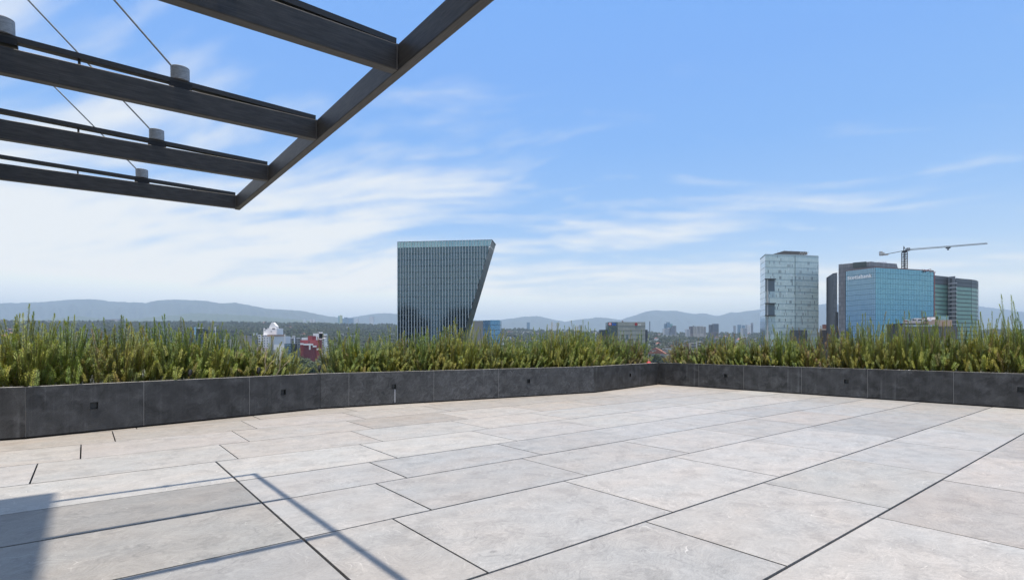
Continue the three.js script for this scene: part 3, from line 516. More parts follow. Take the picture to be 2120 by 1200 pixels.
// the pale glass tower
{
  const g = thing('glass_tower', 'pale greenish glass tower with two open loggia slots and rooftop truss', 'tower');
  const p0 = at(1574.5, 501), p1 = at(1585, 477), p2 = at(1646.5, 480), p3 = at(1695, 486), y1 = high(528, 479), y0 = -37;
  const back = [offset(p3, 12, -30), offset(p0, 14, -22)];
  part('core', prism([p0, p1, p2, p3, ...back], y0, y1 - 0.5), mat(0.12, 0.14, 0.15, 0.7), g);
  part('roof', prism([p0, p1, p2, p3, ...back].map((p) => new THREE.Vector2(p.x * 1.0, p.y - 0.4)), y1 - 0.5, y1 - 0.1), flatRoof, g);
  const pale = [frit(0.60, 0.71, 0.69), frit(0.63, 0.74, 0.72), frit(0.575, 0.69, 0.675)], blind = [frit(0.26, 0.32, 0.33, 'window_pane'), frit(0.40, 0.47, 0.47, 'window_pane'), frit(0.75, 0.82, 0.81, 'window_pane')];
  const N = 22, line = mat(0.34, 0.42, 0.42, 0.5, 0.1), mul = mat(0.28, 0.35, 0.36, 0.5, 0.1), fh = (y1 - y0) / N;
  const patch = (seed) => { const s = rng(seed * 7.1 | 0)() * 90; return (c, f, R) => { const v = 0.75 * n2(c * 0.22 + s, f * 2.3 + s) + 0.4 * n2(c * 1.3, f * 3.1 + s) + (f % 2 ? -0.12 : 0.06); return v > 0.44 ? blind[v > 0.72 ? 0 : 1] : v < -0.85 ? blind[2] : pale[Math.floor(R() * 3)]; }; };
  const slot = (c, f) => c < 8 && ((f >= 32 && f < 36) || (f >= 24 && f < 28));
  glazing(g, p0, p1, y0, y1, { seed: 4, cols: 8, floors: N, wave: 0.004, pick: (c, f, R) => [glassOfSide[0], glassOfSide[1]][Math.floor(R() * 2)], line, lineH: 0.25 });
  const A = glazing(g, p1, p2, y0, y1, { seed: 5, cols: 26, floors: N * 2, lineEvery: 2, wave: 0.004, pick: patch(5), skip: slot, line, lineH: 0.28, mullion: mul, mw: 0.1, md: 0.1 });
  glazing(g, p2, p3, y0, y1, { seed: 6, cols: 21, floors: N * 2, lineEvery: 2, wave: 0.004, pick: patch(9), line, lineH: 0.28, mullion: mul, mw: 0.1, md: 0.1 });
  const sl = mat(0.05, 0.05, 0.055, 0.8), cm = mat(0.5, 0.47, 0.43, 0.8);
  for (const f of [18, 14, 12]) { const m = part('loggia_slab', box(9.6, 0.7, 2.0), sl, g), q = A.pt(4.3, y0 + f * fh, 0.7); m.position.set(...q); m.rotation.y = A.ang; }
  for (const f of [16, 12]) { const m = part('loggia_back', box(8.2, fh * 2 - 0.4, 0.2), mat(0.16, 0.19, 0.20, 0.6), g), q = A.pt(4.4, y0 + (f + 1) * fh, 0.12); m.position.set(...q); m.rotation.y = A.ang; }
  const col = part('column', box(1.3, 12 * fh, 0.6), cm, g), q = A.pt(1.6, y0 + 12 * fh, 0.5); col.position.set(...q); col.rotation.y = A.ang;
  const fold = part('fold_joint', box(0.35, y1 - y0, 0.4), mat(0.12, 0.17, 0.18, 0.5), g); fold.position.set(p2.x, (y0 + y1) / 2, p2.y + 0.2);
  const par = part('parapet', mergeGeometries([[p0, p1], [p1, p2], [p2, p3]].map(([a, b]) => box(a.distanceTo(b), 0.9, 0.4).rotateY(Math.atan2(-(b.y - a.y), b.x - a.x)).translate((a.x + b.x) / 2, y1 + 0.2, (a.y + b.y) / 2))), mat(0.42, 0.50, 0.51, 0.5), g);
  const dk = mat(0.09, 0.085, 0.08, 0.8), rx = (px, d = 492) => at(px, d).x;
  const deck = new THREE.Shape([[rx(1597), high(527, 492)], [rx(1624), high(519, 492)], [rx(1672), high(521, 492)], [rx(1672), high(526.5, 492)]].map((v) => new THREE.Vector2(...v)));
  part('roof_canopy', new THREE.ExtrudeGeometry(deck, { depth: 14, bevelEnabled: false }).translate(0, 0, -506), dk, g);
  for (let i = 0; i < 7; i++) part('truss_bar', box(0.25, 3.4, 0.25).rotateZ(i % 2 ? 0.6 : -0.6).translate(rx(1656 + i * 2.6), high(524.3, 491), -491), mat(0.45, 0.43, 0.4, 0.7), g);
  for (let i = 0; i < 5; i++) part('antenna', new THREE.CylinderGeometry(0.06, 0.08, 3.4, 5).translate(rx(1612 + i * 14), high(520, 493), -493), mat(0.3, 0.3, 0.3, 0.6, 0.4), g);
  const base = part('podium', prism([at(1636, 470), at(1672, 470), at(1672, 474), at(1636, 474)], y0, high(683, 472)), mat(0.08, 0.09, 0.1, 0.4, 0.3), g);
  towers.push([(p1.x + p3.x) / 2, (p1.y + p3.y) / 2, 45]);
}

const font = await new FontLoader().loadAsync('fonts/droid/droid_sans_bold.typeface.json');
function sign(text, width, mats, parent, pt, ang, s, y, d, name = 'lettering') {
  const g = new TextGeometry(text, { font, size: 1, depth: 0.12, curveSegments: 4, bevelEnabled: true, bevelSize: 0.035, bevelThickness: 0.02, bevelSegments: 1 }); g.computeBoundingBox(); const k = width / (g.boundingBox.max.x - g.boundingBox.min.x);
  g.translate(-g.boundingBox.min.x, 0, 0).scale(k, k, 1);
  const m = part(name, g, mats, parent); m.position.set(...pt(s, y, d)); m.rotation.y = ang; return m;
}
const white = mat(0.85, 0.85, 0.85, 0.6);

// blue glass bank building with its grey stone block behind
{
  const stone = thing('stone_office', 'grey stone office block rising behind the blue glass building', 'building');
  const q0 = at(1725, 462), q1 = at(1737, 455), q2 = at(1804, 440), q3 = at(1813, 443), q4 = at(1857, 452);
  const yA = high(547, 455), yB = high(565, 460), m1 = mat(0.22, 0.215, 0.225, 0.7), m2 = mat(0.245, 0.24, 0.25, 0.7), grout = mat(0.12, 0.12, 0.125, 0.8);
  part('wing', prism([q0, offset(q1, 0, -2), offset(q1, 12, -30), offset(q0, 12, -30)], -37, yB), m1, stone);
  part('tower_block', prism([q1, q2, q3, q4, offset(q4, 20, -26), offset(q1, 30, -40)], -37, yA), mat(0.16, 0.16, 0.165, 0.8), stone);
  const st = [m1, m2, mat(0.20, 0.195, 0.205, 0.7)]; st.forEach((m) => { m.userData.part = 'stone_course'; });
  const so = (a, b, y1, cols, floors, seed) => glazing(stone, a, b, -37, y1, { seed, cols, floors, wave: 0.0, pick: (c, f, R) => st[Math.floor(R() * 3)], line: grout, lineH: 0.16, mullion: grout, mw: 0.12, md: 0.05 });
  so(q1, q2, yA, 14, 30, 1); so(q2, q3, yA, 2, 30, 2); so(q3, q4, yA, 9, 30, 3); so(q0, offset(q1, 0, -2), yB, 3, 27, 4);
  const notch = part('louvre', box(9.5, 4.2, 0.5), mat(0.07, 0.085, 0.08, 0.6), stone); const np = at(1780, 444.5); notch.position.set(np.x, high(547.5, 444), np.y + 0.3); notch.rotation.y = Math.atan2(-(q2.y - q1.y), q2.x - q1.x);
  part('roof_unit', box(6, 1.2, 3).translate(at(1831, 447).x, yA + 0.6, -450), white, stone);
  const core = part('recess', box(2.2, 60, 0.4), mat(0.06, 0.065, 0.07, 0.6), stone); core.position.set(at(1732, 458).x, 0, -457.2);

  const g = thing('blue_glass_office', 'blue mirrored glass office building with white bank lettering on its left face', 'building');
  const a = at(1752, 451), b = at(1813.3, 430), c = at(1933.5, 451), y1 = high(553.4, 430), y0 = -37;
  part('core', prism([a, b, c, offset(c, 8, -24), offset(a, 10, -20)], y0, y1 - 0.3), mat(0.05, 0.08, 0.1, 0.6), g);
  const L = [glassOf(0.22, 0.34, 0.44), glassOf(0.21, 0.33, 0.43), glassOf(0.23, 0.35, 0.45)], Rr = [glassOf(0.19, 0.40, 0.50), glassOf(0.18, 0.388, 0.488), glassOf(0.20, 0.412, 0.512)];
  const ln = mat(0.07, 0.14, 0.2, 0.4, 0.4), N = 24;
  const F = glazing(g, a, b, y0, y1, { seed: 8, cols: 16, floors: N, wave: 0.002, pick: (k, f, R) => L[Math.floor(R() * 3)], line: ln, lineH: 0.22, mullion: ln, mw: 0.12, md: 0.1 });
  glazing(g, b, c, y0, y1, { seed: 9, cols: 36, floors: N, wave: 0.0015, pick: (k, f, R) => Rr[Math.floor(R() * 3)], line: ln, lineH: 0.22, mullion: ln, mw: 0.12, md: 0.1 });
  sign('Scotiabank', F.L * 0.82, mat(0.95, 0.95, 0.95, 0.5), g, F.pt, F.ang, F.L * 0.07, y1 - 7.6, 0.4, 'sign_lettering');
  const rim = mat(0.22, 0.13, 0.12, 0.8);
  for (const [p, q] of [[a, b], [b, c]]) { const r = part('roof_edge', box(p.distanceTo(q), 0.6, 0.6), rim, g); r.position.set((p.x + q.x) / 2, y1 + 0.2, (p.y + q.y) / 2); r.rotation.y = Math.atan2(-(q.y - p.y), q.x - p.x); }
  const red = mat(0.30, 0.12, 0.12, 0.85), R = rng(14);
  // red steel still going up at its right end and along the roof
  for (let i = 0; i < 10; i++) { const y = y1 - i * 4.4; part('red_steel_frame', box(1.6, 0.5, 1.6).translate(at(1936.5, 452).x, y - 1, -453), red, g); part('red_steel_post', box(0.7, 4.2, 0.7).translate(at(1935.5, 452).x, y - 3.2, -452.4), red, g); }
  for (let i = 0; i < 26; i++) { const px = i < 14 ? 1908 + R() * 26 : 1848 + R() * 60, D = 446 + R() * 6; part('roof_steel', box(3.4, 0.35, 0.35).rotateZ((R() - 0.5) * 1.6).rotateY(R() * 3).translate(at(px, D).x, high(558, 440) - (px - 1850) * 0.021 + R() * (px > 1908 ? 2.4 : 1.0) + 0.6, -D), R() < 0.75 ? red : mat(0.5, 0.48, 0.45, 0.8), g); }
  towers.push([(b.x + c.x) / 2, (b.y + c.y) / 2, 60]);

  // green banded building further right
  const h = thing('green_banded_office', 'green glass office building with dark floor bands and a rounded right end', 'building');
  const e0 = at(1934, 470), e1 = at(1963, 480), e2 = at(1979, 474), e3 = at(1980, 486), e4 = at(2012, 496), e5 = at(2022, 502), e6 = at(2026, 510);
  const yt = high(570.5, 473), yt2 = high(572.5, 478), yt3 = high(575.5, 486), gg = [frit(0.17, 0.32, 0.27), frit(0.16, 0.305, 0.258), frit(0.182, 0.335, 0.282)], top = mat(0.12, 0.135, 0.145, 0.5, 0.3), band = mat(0.04, 0.05, 0.055, 0.5);
  top.userData.part = 'attic_band';
  part('core', prism([e0, e1, offset(e1, 12, -24), offset(e0, 12, -24)], y0, yt - 0.3), mat(0.05, 0.06, 0.06, 0.7), h);
  part('stair_core', prism([offset(e1, -0.5, 1), e2, offset(e2, 10, -20), offset(e1, 10, -20)], y0, yt2), mat(0.20, 0.215, 0.225, 0.6), h);
  part('core', prism([e3, e4, e5, e6, offset(e6, 10, -16), offset(e3, 10, -20)], y0, yt3 - 0.3), mat(0.05, 0.06, 0.06, 0.7), h);
  const green = (p, q, y, cols, seed) => glazing(h, p, q, y0, y, { seed, cols, floors: 27, wave: 0.003, pick: (k, f, R2) => f > 24 ? top : gg[Math.floor(R2() * 3)], line: band, lineH: 0.75, mullion: band, mw: 0.25, md: 0.12, every: cols });
  green(e0, e1, yt, 6, 1); green(e3, e4, yt3, 7, 2); green(e4, e5, yt3, 2, 3); green(e5, e6, yt3, 1, 4);
  for (let i = 0; i < 13; i++) { const m = part('balcony_ledge', box(6.4, 0.7, 1), mat(0.55, 0.56, 0.58, 0.6), h), q = at(1971.5, 474.5); m.position.set(q.x, yt2 - 6.5 - i * 3.62, q.y + 0.8); m.rotation.y = Math.atan2(-(e2.y - e1.y - 1), e2.x - e1.x + 0.5); }
  const sl = part('stair_slot', box(1.5, 60, 0.3), band, h); sl.position.set(at(1966, 478).x, yt2 - 32, -476.2);
  towers.push([e3.x, e3.y, 40]);
}

// lower roofs in front of the blue building, seen just over the hedge
{
  const g = thing('low_rooftop', 'low tan rooftop with parapets and pipes in front of the blue glass', 'building');
  const D = 380, blockOf = (name, p0, p1, top, m, d = D, dep = 18) => part(name, prism([at(p0, d), at(p1, d), offset(at(p1, d), 4, -dep), offset(at(p0, d), 4, -dep)], -37, high(top, d)), m, g);
  blockOf('wall', 1861, 1922, 669, mat(0.05, 0.045, 0.06, 0.7)); blockOf('terracotta_wall', 1921, 1972, 662, mat(0.48, 0.34, 0.26, 0.9), 384, 14);
  blockOf('roof_edge', 1872, 1934, 672.5, mat(0.42, 0.55, 0.62, 0.5), 376, 2); blockOf('dark_wall', 1868, 1975, 675, mat(0.09, 0.09, 0.1, 0.7), 374, 1.5);
  blockOf('glass_box', 1944, 1965, 654, glassOf(0.3, 0.42, 0.40, 0.15), 392, 8); blockOf('green_fascia', 1915, 1946, 655.5, mat(0.06, 0.085, 0.08, 0.6), 394, 6);
  blockOf('parapet', 1870, 1905, 663.5, mat(0.55, 0.50, 0.48, 0.8), 386, 2); blockOf('parapet', 1893, 1916, 658.5, mat(0.62, 0.58, 0.55, 0.8), 388, 8);
  for (const [px, w] of [[1923, 0.8], [1932, 1.6]]) part('water_tank', new THREE.CylinderGeometry(w, w, 1.8, 12).translate(at(px, 388).x, high(659, 388), -388), white, g);
  const r = rng(3); for (let i = 0; i < 9; i++) part('roof_unit', box(1.2 + r(), 0.9, 1).translate(at(1876 + r() * 60, 383).x, high(664, 383) + r() * 0.8, -383), [white, mat(0.3, 0.1, 0.1, 0.8), mat(0.1, 0.12, 0.1, 0.8)][Math.floor(r() * 3)], g);
  const b = thing('brick_block', 'low brown brick block between the pale tower and the blue building', 'building');
  part('wall', prism([at(1703, 520), at(1735, 520), at(1735, 540), at(1703, 540)], -37, high(671.5, 520)), mat(0.17, 0.085, 0.075, 0.9), b);
  part('cornice', prism([at(1697, 505), at(1738, 505), at(1738, 519), at(1697, 519)], -37, high(680, 505)), mat(0.6, 0.56, 0.52, 0.9), b);
  part('lower_wall', prism([at(1699, 500), at(1738, 500), at(1738, 504.9), at(1699, 504.9)], -37, high(683, 500)), mat(0.1, 0.1, 0.11, 0.8), b);
}

// tower crane on the blue building
{
  const g = thing('tower_crane', 'grey tower crane with a long jib above the blue glass building', 'crane');
  const D = 455, x = at(1873.5, D).x, z = -D, yb = high(560, D), yt = high(522, D), steel = mat(0.05, 0.05, 0.05, 0.8), pale = mat(0.55, 0.52, 0.48, 0.8);
  const bar = (a, b, r = 0.14) => { const d = b.clone().sub(a), l = d.length(); return new THREE.CylinderGeometry(r, r, l, 5).translate(0, l / 2, 0).applyQuaternion(new THREE.Quaternion().setFromUnitVectors(new THREE.Vector3(0, 1, 0), d.normalize())).translate(a.x, a.y, a.z); };
  const V = (...v) => new THREE.Vector3(...v), w = 1.45;
  for (const [sx, sz] of [[-1, -1], [1, -1], [1, 1], [-1, 1]]) part('mast_leg', bar(V(x + sx * w, yb, z + sz * w), V(x + sx * w, yt, z + sz * w), 0.28), steel, g);
  const N = 8, st = (yt - yb) / N;
  for (let i = 0; i < N; i++) { const y = yb + i * st; const br = []; for (const [a, b] of [[[-1, 1], [1, 1]], [[1, 1], [1, -1]], [[-1, -1], [1, -1]], [[-1, 1], [-1, -1]]]) { br.push(bar(V(x + a[0] * w, y + st, z + a[1] * w), V(x + b[0] * w, y + st, z + b[1] * w), 0.17)); br.push(bar(V(x + a[0] * w, y + (i % 2) * st, z + a[1] * w), V(x + b[0] * w, y + (1 - i % 2) * st, z + b[1] * w), 0.1)); } part('mast_bracing', mergeGeometries(br), steel, g, 'stuff'); }
  part('slewing_ring', new THREE.CylinderGeometry(2, 1.8, 1.2, 12).translate(x, yt + 0.6, z), steel, g);
  part('cab', box(2, 2.6, 2).translate(x + 2.2, yt + 2.2, z + 1.2), mat(0.3, 0.3, 0.3, 0.5), g);
  part('tower_head', mergeGeometries([bar(V(x - 0.6, yt + 1, z), V(x - 0.6, yt + 5.2, z), 0.35), bar(V(x + 1.4, yt + 1, z), V(x - 0.6, yt + 5.2, z), 0.2)]), steel, g);
  // jib: far end swung slightly towards the viewer, counter-jib behind
  const tip = V(at(2045, D - 45).x, high(504.5, D - 45), -(D - 45)), root = V(x + 1, yt + 1.6, z), tail = V(at(1823, D + 20).x, high(528.5, D + 20), -(D + 20));
  const lat = (A, B, n, hgt, name) => { const d = B.clone().sub(A), side = V(-d.z, 0, d.x).normalize().multiplyScalar(0.55), up = V(0, hgt, 0); part(name + '_chord', bar(A.clone().add(side), B.clone().add(side), 0.17), steel, g); part(name + '_chord', bar(A.clone().sub(side), B.clone().sub(side), 0.17), steel, g); if (hgt) part(name + '_chord', bar(A.clone().add(up), B.clone().addScaledVector(up, 0.7), 0.15), steel, g);
    const br = []; for (let i = 0; i < n; i++) { const p = A.clone().addScaledVector(d, i / n), q = A.clone().addScaledVector(d, (i + 0.5) / n).add(up), r2 = A.clone().addScaledVector(d, (i + 1) / n); if (hgt) { br.push(bar(p.clone().add(side), q, 0.07), bar(q, r2.clone().sub(side), 0.07)); } br.push(bar(p.clone().add(side), r2.clone().sub(side), 0.07)); } part(name + '_bracing', mergeGeometries(br), steel, g, 'stuff'); };
  lat(root, tip, 26, 1.0, 'jib'); lat(root, tail, 8, 0, 'counter_jib');
  const dn = tail.clone().sub(root).normalize();
  part('counterweight', box(1.4, 3.6, 2.6).translate(tail.x + 0.6, tail.y + 1.7, tail.z), pale, g); part('counterweight', box(1.4, 2.6, 2.6).translate(tail.x + 2.4, tail.y + 1.2, tail.z), pale, g); part('winch', box(3, 1.2, 2).translate(tail.x + 5.6, tail.y + 0.9, tail.z - 0.6), pale, g);
  const tr = root.clone().lerp(tip, 0.545); part('trolley', box(2.8, 1.1, 1.6).translate(tr.x, tr.y - 0.6, tr.z), steel, g); part('hook_block', box(1.1, 1.0, 0.8).translate(tr.x, tr.y - 2.0, tr.z), steel, g);
  part('base_frame', box(9, 0.7, 6).translate(x, yb - 0.2, z), pale, g);
  towers.push([x, z, 5]);
}

// grey gridded office with two logos, low over the hedge
{
  const g = thing('logo_office', 'grey gridded office block with a red and blue logo and a red circle logo', 'building');
  const D = 520, a = at(1258, D), b = at(1279, D - 3), c = at(1336, D - 1), s = at(1254, D + 14), y1 = high(666.5, D), y0 = -37;
  part('core', prism([s, a, b, c, offset(c, 3, -18), offset(s, 4, -8)], y0, y1 - 0.2), mat(0.1, 0.11, 0.11, 0.7), g);
  const d = [glassOf(0.16, 0.20, 0.20, 0.15), glassOf(0.14, 0.185, 0.185, 0.15)], lt = [mat(0.42, 0.42, 0.38, 0.6), mat(0.38, 0.385, 0.345, 0.6)]; lt.forEach((m) => { m.userData.part = 'facade_panel'; });
  const ml = mat(0.13, 0.14, 0.13, 0.6);
  const F1 = glazing(g, a, b, y0, y1, { seed: 2, cols: 8, floors: 15, wave: 0.005, pick: (k, f, R) => d[Math.floor(R() * 2)], line: ml, lineH: 0.3 });
  const F2 = glazing(g, b, c, y0, y1, { seed: 3, cols: 26, floors: 15, wave: 0.002, pick: (k, f, R) => f < 12 && n2(k * 0.2, f * 0.5) > -0.1 + (f - 9) * 0.2 ? d[Math.floor(R() * 2)] : lt[Math.floor(R() * 2)], line: ml, lineH: 0.35, mullion: ml, mw: 0.12, md: 0.1 });
  glazing(g, s, a, y0, y1, { seed: 5, cols: 4, floors: 15, wave: 0.002, pick: () => d[1], line: ml, lineH: 0.3 });
  const redM = mat(0.62, 0.06, 0.04, 0.6), blue = mat(0.03, 0.12, 0.5, 0.6);
  const disc = (F, s2, y, r, m, d2, name) => { const k = part(name, new THREE.CylinderGeometry(r, r, 0.2, 24).rotateX(Math.PI / 2), m, g); k.position.set(...F.pt(s2, y, d2)); k.rotation.y = F.ang; return k; };
  disc(F1, 2.4, y1 - 2.0, 1.5, redM, 0.3, 'logo_disc'); disc(F1, 2.4, y1 - 2.0, 1.0, white, 0.42, 'logo_ring'); disc(F1, 2.4, y1 - 2.4, 0.5, redM, 0.54, 'logo_dot');
  sign('BD', 3.8, blue, g, F1.pt, F1.ang, 4.4, y1 - 3.3, 0.3, 'blue_lettering');
  disc(F2, F2.L * 0.665, y1 - 2.1, 1.4, mat(0.42, 0.05, 0.06, 0.6), 0.3, 'logo_disc'); sign('JLL', 3.1, white, g, F2.pt, F2.ang, F2.L * 0.735, y1 - 3.2, 0.3, 'white_lettering');
  part('satellite_dish', new THREE.SphereGeometry(1.1, 12, 6, 0, 6.283, 0, 1.1).rotateX(0.9).rotateZ(-0.5).translate(at(1290, D).x, y1 + 0.4, -D - 3), mat(0.12, 0.08, 0.08, 0.7), g);
  for (const px of [1267, 1276]) part('antenna', new THREE.CylinderGeometry(0.06, 0.06, 3, 5).translate(at(px, D + 5).x, y1 + 1.4, -D - 5), mat(0.3, 0.3, 0.3, 0.6), g);
  part('side_wing', prism([at(1241, D + 6), at(1258, D + 6), at(1258, D + 16), at(1241, D + 16)], y0, high(682, D)), mat(0.06, 0.08, 0.09, 0.5), g);
  part('side_wing', prism([at(1336, D + 4), at(1341, D + 4), at(1341, D + 14), at(1336, D + 14)], y0, high(682, D)), mat(0.06, 0.07, 0.09, 0.5), g);
  towers.push([b.x, b.y, 45]);
}
// low stone and blue glass building right of the leaning tower
{
  const g = thing('stone_glass_office', 'low office with a grey stone end and blue glass beside the leaning tower', 'building');
  const D = 470, a = at(978, D), b = at(1000, D - 2), c = at(1015, D - 4), e = at(1035, D - 3), e2 = at(1038, D + 8), y1 = high(664, D), y0 = -37;
  part('stone_wall', prism([a, b, offset(b, 2, -14), offset(a, 2, -14)], y0, y1), mat(0.26, 0.25, 0.24, 0.9), g);
  part('core', prism([b, c, e, e2, offset(e2, 0, -8), offset(b, 0, -14)], y0, y1 - 0.1), mat(0.05, 0.07, 0.09, 0.7), g);
  const d = [glassOf(0.12, 0.19, 0.26), glassOf(0.10, 0.17, 0.24)], bl = [glassOf(0.15, 0.29, 0.41), glassOf(0.17, 0.31, 0.42)], ln = mat(0.05, 0.07, 0.09, 0.5);
  glazing(g, b, c, y0, y1 + 0.4, { seed: 1, cols: 4, floors: 14, wave: 0.004, pick: (k, f, R) => d[Math.floor(R() * 2)], line: ln, lineH: 0.2 });
  glazing(g, c, e, y0, y1 + 0.6, { seed: 2, cols: 6, floors: 14, wave: 0.004, pick: (k, f, R) => bl[Math.floor(R() * 2)], line: ln, lineH: 0.3 });
  glazing(g, e, e2, y0, y1 + 0.4, { seed: 3, cols: 3, floors: 14, wave: 0.004, pick: (k, f, R) => bl[Math.floor(R() * 2)], line: ln, lineH: 0.3 });
  towers.push([b.x, b.y, 30]);
}

// blocks in front of the wood at the left
const darkWin = mat(0.05, 0.06, 0.07, 0.2, 0.2);
function blockHouse(g, px0, px1, D, topRow, m, o = {}) { // a plain block with windows in rows on its front
  const a = at(px0, D), b = at(px1, D + (o.turn ?? 0)), y1 = high(topRow, D), y0 = o.base ?? -30, dep = o.depth ?? 12, L = a.distanceTo(b), ang = Math.atan2(-(b.y - a.y), b.x - a.x);
  part(o.name ?? 'wall', prism([a, b, offset(b, o.lean ?? 2, -dep), offset(a, o.lean ?? 2, -dep)], y0, y1), m, g);
  if (o.rows) for (let r = 0; r < o.rows; r++) for (let c = 0; c < o.cols; c++) {
    const s = (c + 0.5) / o.cols, x = lerp(a.x, b.x, s), z = lerp(a.y, b.y, s), y = y1 - (o.drop ?? 1.6) - r * (o.fh ?? 3);
    const w = part('window', box(L / o.cols * (o.ww ?? 0.6), o.wh ?? 1.3, 0.12), o.win ?? darkWin, g); w.position.set(x, y, z + 0.04); w.rotation.y = ang;
  }
}
{
  const w1 = mat(0.86, 0.83, 0.80, 0.9), w2 = mat(0.76, 0.73, 0.70, 0.9), g = thing('white_block', 'white stepped apartment block with a pointed top before the wood', 'building');
  const D = 640;
  blockHouse(g, 533, 547, D - 6, 693, w1, { rows: 9, cols: 2, ww: 0.55 }); blockHouse(g, 545, 572, D, 679, w1, { depth: 14, name: 'tower_wall' });
  const tip = [[556, 676], [561, 667], [564, 667], [571, 675], [571, 680], [556, 680]].map(([px, py]) => new THREE.Vector2(at(px, D).x, high(py, D))); part('pointed_top', new THREE.ExtrudeGeometry(new THREE.Shape(tip), { depth: 6, bevelEnabled: false }).translate(0, 0, -D - 7), w1, g);
  for (const [px, py, w, h] of [[550.5, 680, 3.0, 1.1], [548, 683.4, 1.2, 1.1], [566, 680, 3.2, 1.3], [561, 686, 1.8, 0.7]]) part('window', box(w, h, 0.2).translate(at(px, D).x, high(py, D), -D + 0.05), darkWin, g);
  blockHouse(g, 566, 590, D - 12, 695.5, w1, { depth: 10, name: 'wing' }); part('tiled_roof', prism([at(553, D - 13), at(589, D - 13), at(589, D - 1), at(553, D - 1)], high(695.3, D - 12), high(692.6, D - 12)), mat(0.34, 0.24, 0.19, 0.9), g); part('end_wall', prism([at(588, D - 14), at(590.4, D - 14), at(590.4, D - 2), at(588, D - 2)], -30, high(691.5, D - 12)), w2, g);
  blockHouse(g, 544, 556, D - 16, 697, w2, { depth: 6, rows: 6, cols: 2, ww: 0.3, wh: 0.9, name: 'wing' });
  const low = thing('low_white_house', 'low white house with a row of windows under the white block', 'building');
  blockHouse(low, 524, 556, D - 60, 724, mat(0.45, 0.43, 0.42, 0.9), { rows: 3, cols: 7, ww: 0.7, fh: 2.6 }); part('roof_terrace', prism([at(531, D - 64), at(553, D - 64), at(553, D - 50), at(531, D - 50)], -30, high(719, D - 60)), mat(0.5, 0.36, 0.34, 0.9), low);
  const gl = thing('small_glass_block', 'small dark glass block at the foot of the white block', 'building');
  blockHouse(gl, 588, 602, D - 50, 711, mat(0.06, 0.07, 0.075, 0.5), { rows: 5, cols: 3, ww: 0.8, wh: 2, win: glassOf(0.3, 0.42, 0.5, 0.1), drop: 1.6 });
  const gr = thing('grey_concrete_block', 'grey concrete block with white awnings right of the white block', 'building');
  blockHouse(gr, 590, 622, D + 20, 700, mat(0.28, 0.28, 0.28, 0.9), { rows: 3, cols: 5, ww: 0.6, wh: 0.8 }); part('plant_room', prism([at(604, D + 25), at(611, D + 25), at(611, D + 32), at(604, D + 32)], -30, high(694.5, D + 25)), mat(0.4, 0.4, 0.4, 0.9), gr);
  for (const px of [602.5, 617]) part('awning', box(3.6, 0.5, 2).translate(at(px, D + 18).x, high(699.5, D + 18), -D - 18), white, gr);
  part('white_chimney', box(1.1, 9, 1).translate(at(609.2, D + 16).x, high(706, D + 16), -D - 16), white, gr);

  const red = mat(0.30, 0.062, 0.065, 0.85), rd = thing('red_block', 'dark red stepped block with white balconies', 'building');
  blockHouse(rd, 621, 660, D - 30, 703.5, red, { depth: 10, rows: 0 }); blockHouse(rd, 637, 645, D - 29, 695, red, { depth: 8, name: 'stair_tower' });
  part('window', box(1.5, 1.6, 0.2).translate(at(639.3, D - 30).x, high(707.5, D - 30), -D + 30.1), darkWin, rd);
  for (const [p0, p1, t, m] of [[621, 628, 710, w1], [628, 648, 711, w1], [647, 655, 715, w2], [655, 660, 721, w2]]) part('balcony', prism([at(p0, D - 36), at(p1, D - 36), at(p1, D - 32), at(p0, D - 32)], high(t + 3.4, D - 36), high(t, D - 36)), m, rd);
  blockHouse(rd, 628, 648, D - 34, 714.5, red, { depth: 3, name: 'lower_wall' }); part('column', box(1.6, 7, 1).translate(at(641, D - 38).x, high(717, D - 38), -D + 38), w2, rd);
  blockHouse(rd, 624, 636, D - 10, 698.5, w1, { depth: 6, name: 'roof_house' });
  const ws = thing('white_striped_block', 'white apartment block with striped balconies behind the red block', 'building');
  blockHouse(ws, 648, 669, D - 5, 690, w1, { depth: 8, name: 'tower_wall' }); part('roof_house', prism([at(660, D - 5), at(668, D - 5), at(668, D + 3), at(660, D + 3)], -30, high(687, D - 5)), w1, ws);
  blockHouse(ws, 659, 670, D - 24, 700.5, w2, { rows: 7, cols: 3, ww: 0.7, wh: 1.2, fh: 2.9, depth: 6 });
  for (let k = 0; k < 9; k++) part('balcony', box(4.6, 1.1, 3).translate(at(672.5 + (k > 3 ? 1.5 : 0), D - 20).x, high(694 + k * 5, D - 20), -D + 20), w1, ws);
  part('balcony_core', prism([at(669, D - 18), at(676, D - 18), at(676, D - 8), at(669, D - 8)], -30, high(692.5, D - 20)), mat(0.12, 0.12, 0.13, 0.8), ws);
  const cs = thing('grey_stone_block', 'blank grey stepped block left of the white block', 'building'), gs = mat(0.27, 0.26, 0.25, 0.9);
  blockHouse(cs, 490, 517, D - 40, 694, gs, { depth: 10 }); blockHouse(cs, 517, 521, D - 40, 701, gs, { depth: 10, name: 'step' }); blockHouse(cs, 475, 490, D - 40, 703, mat(0.33, 0.31, 0.29, 0.9), { depth: 10, name: 'step' });
  const db = thing('dark_glass_block', 'dark glass block with a flat projecting roof at the left', 'building');
  blockHouse(db, 391, 423, D - 30, 682, mat(0.07, 0.085, 0.095, 0.5), { rows: 6, cols: 5, ww: 0.7, wh: 1.7, win: glassOf(0.15, 0.2, 0.24, 0.12), depth: 14 }); blockHouse(db, 423, 444, D - 26, 684, mat(0.1, 0.11, 0.11, 0.7), { rows: 6, cols: 3, ww: 0.8, wh: 1.5, win: glassOf(0.16, 0.22, 0.26, 0.12), depth: 14, name: 'wing' });
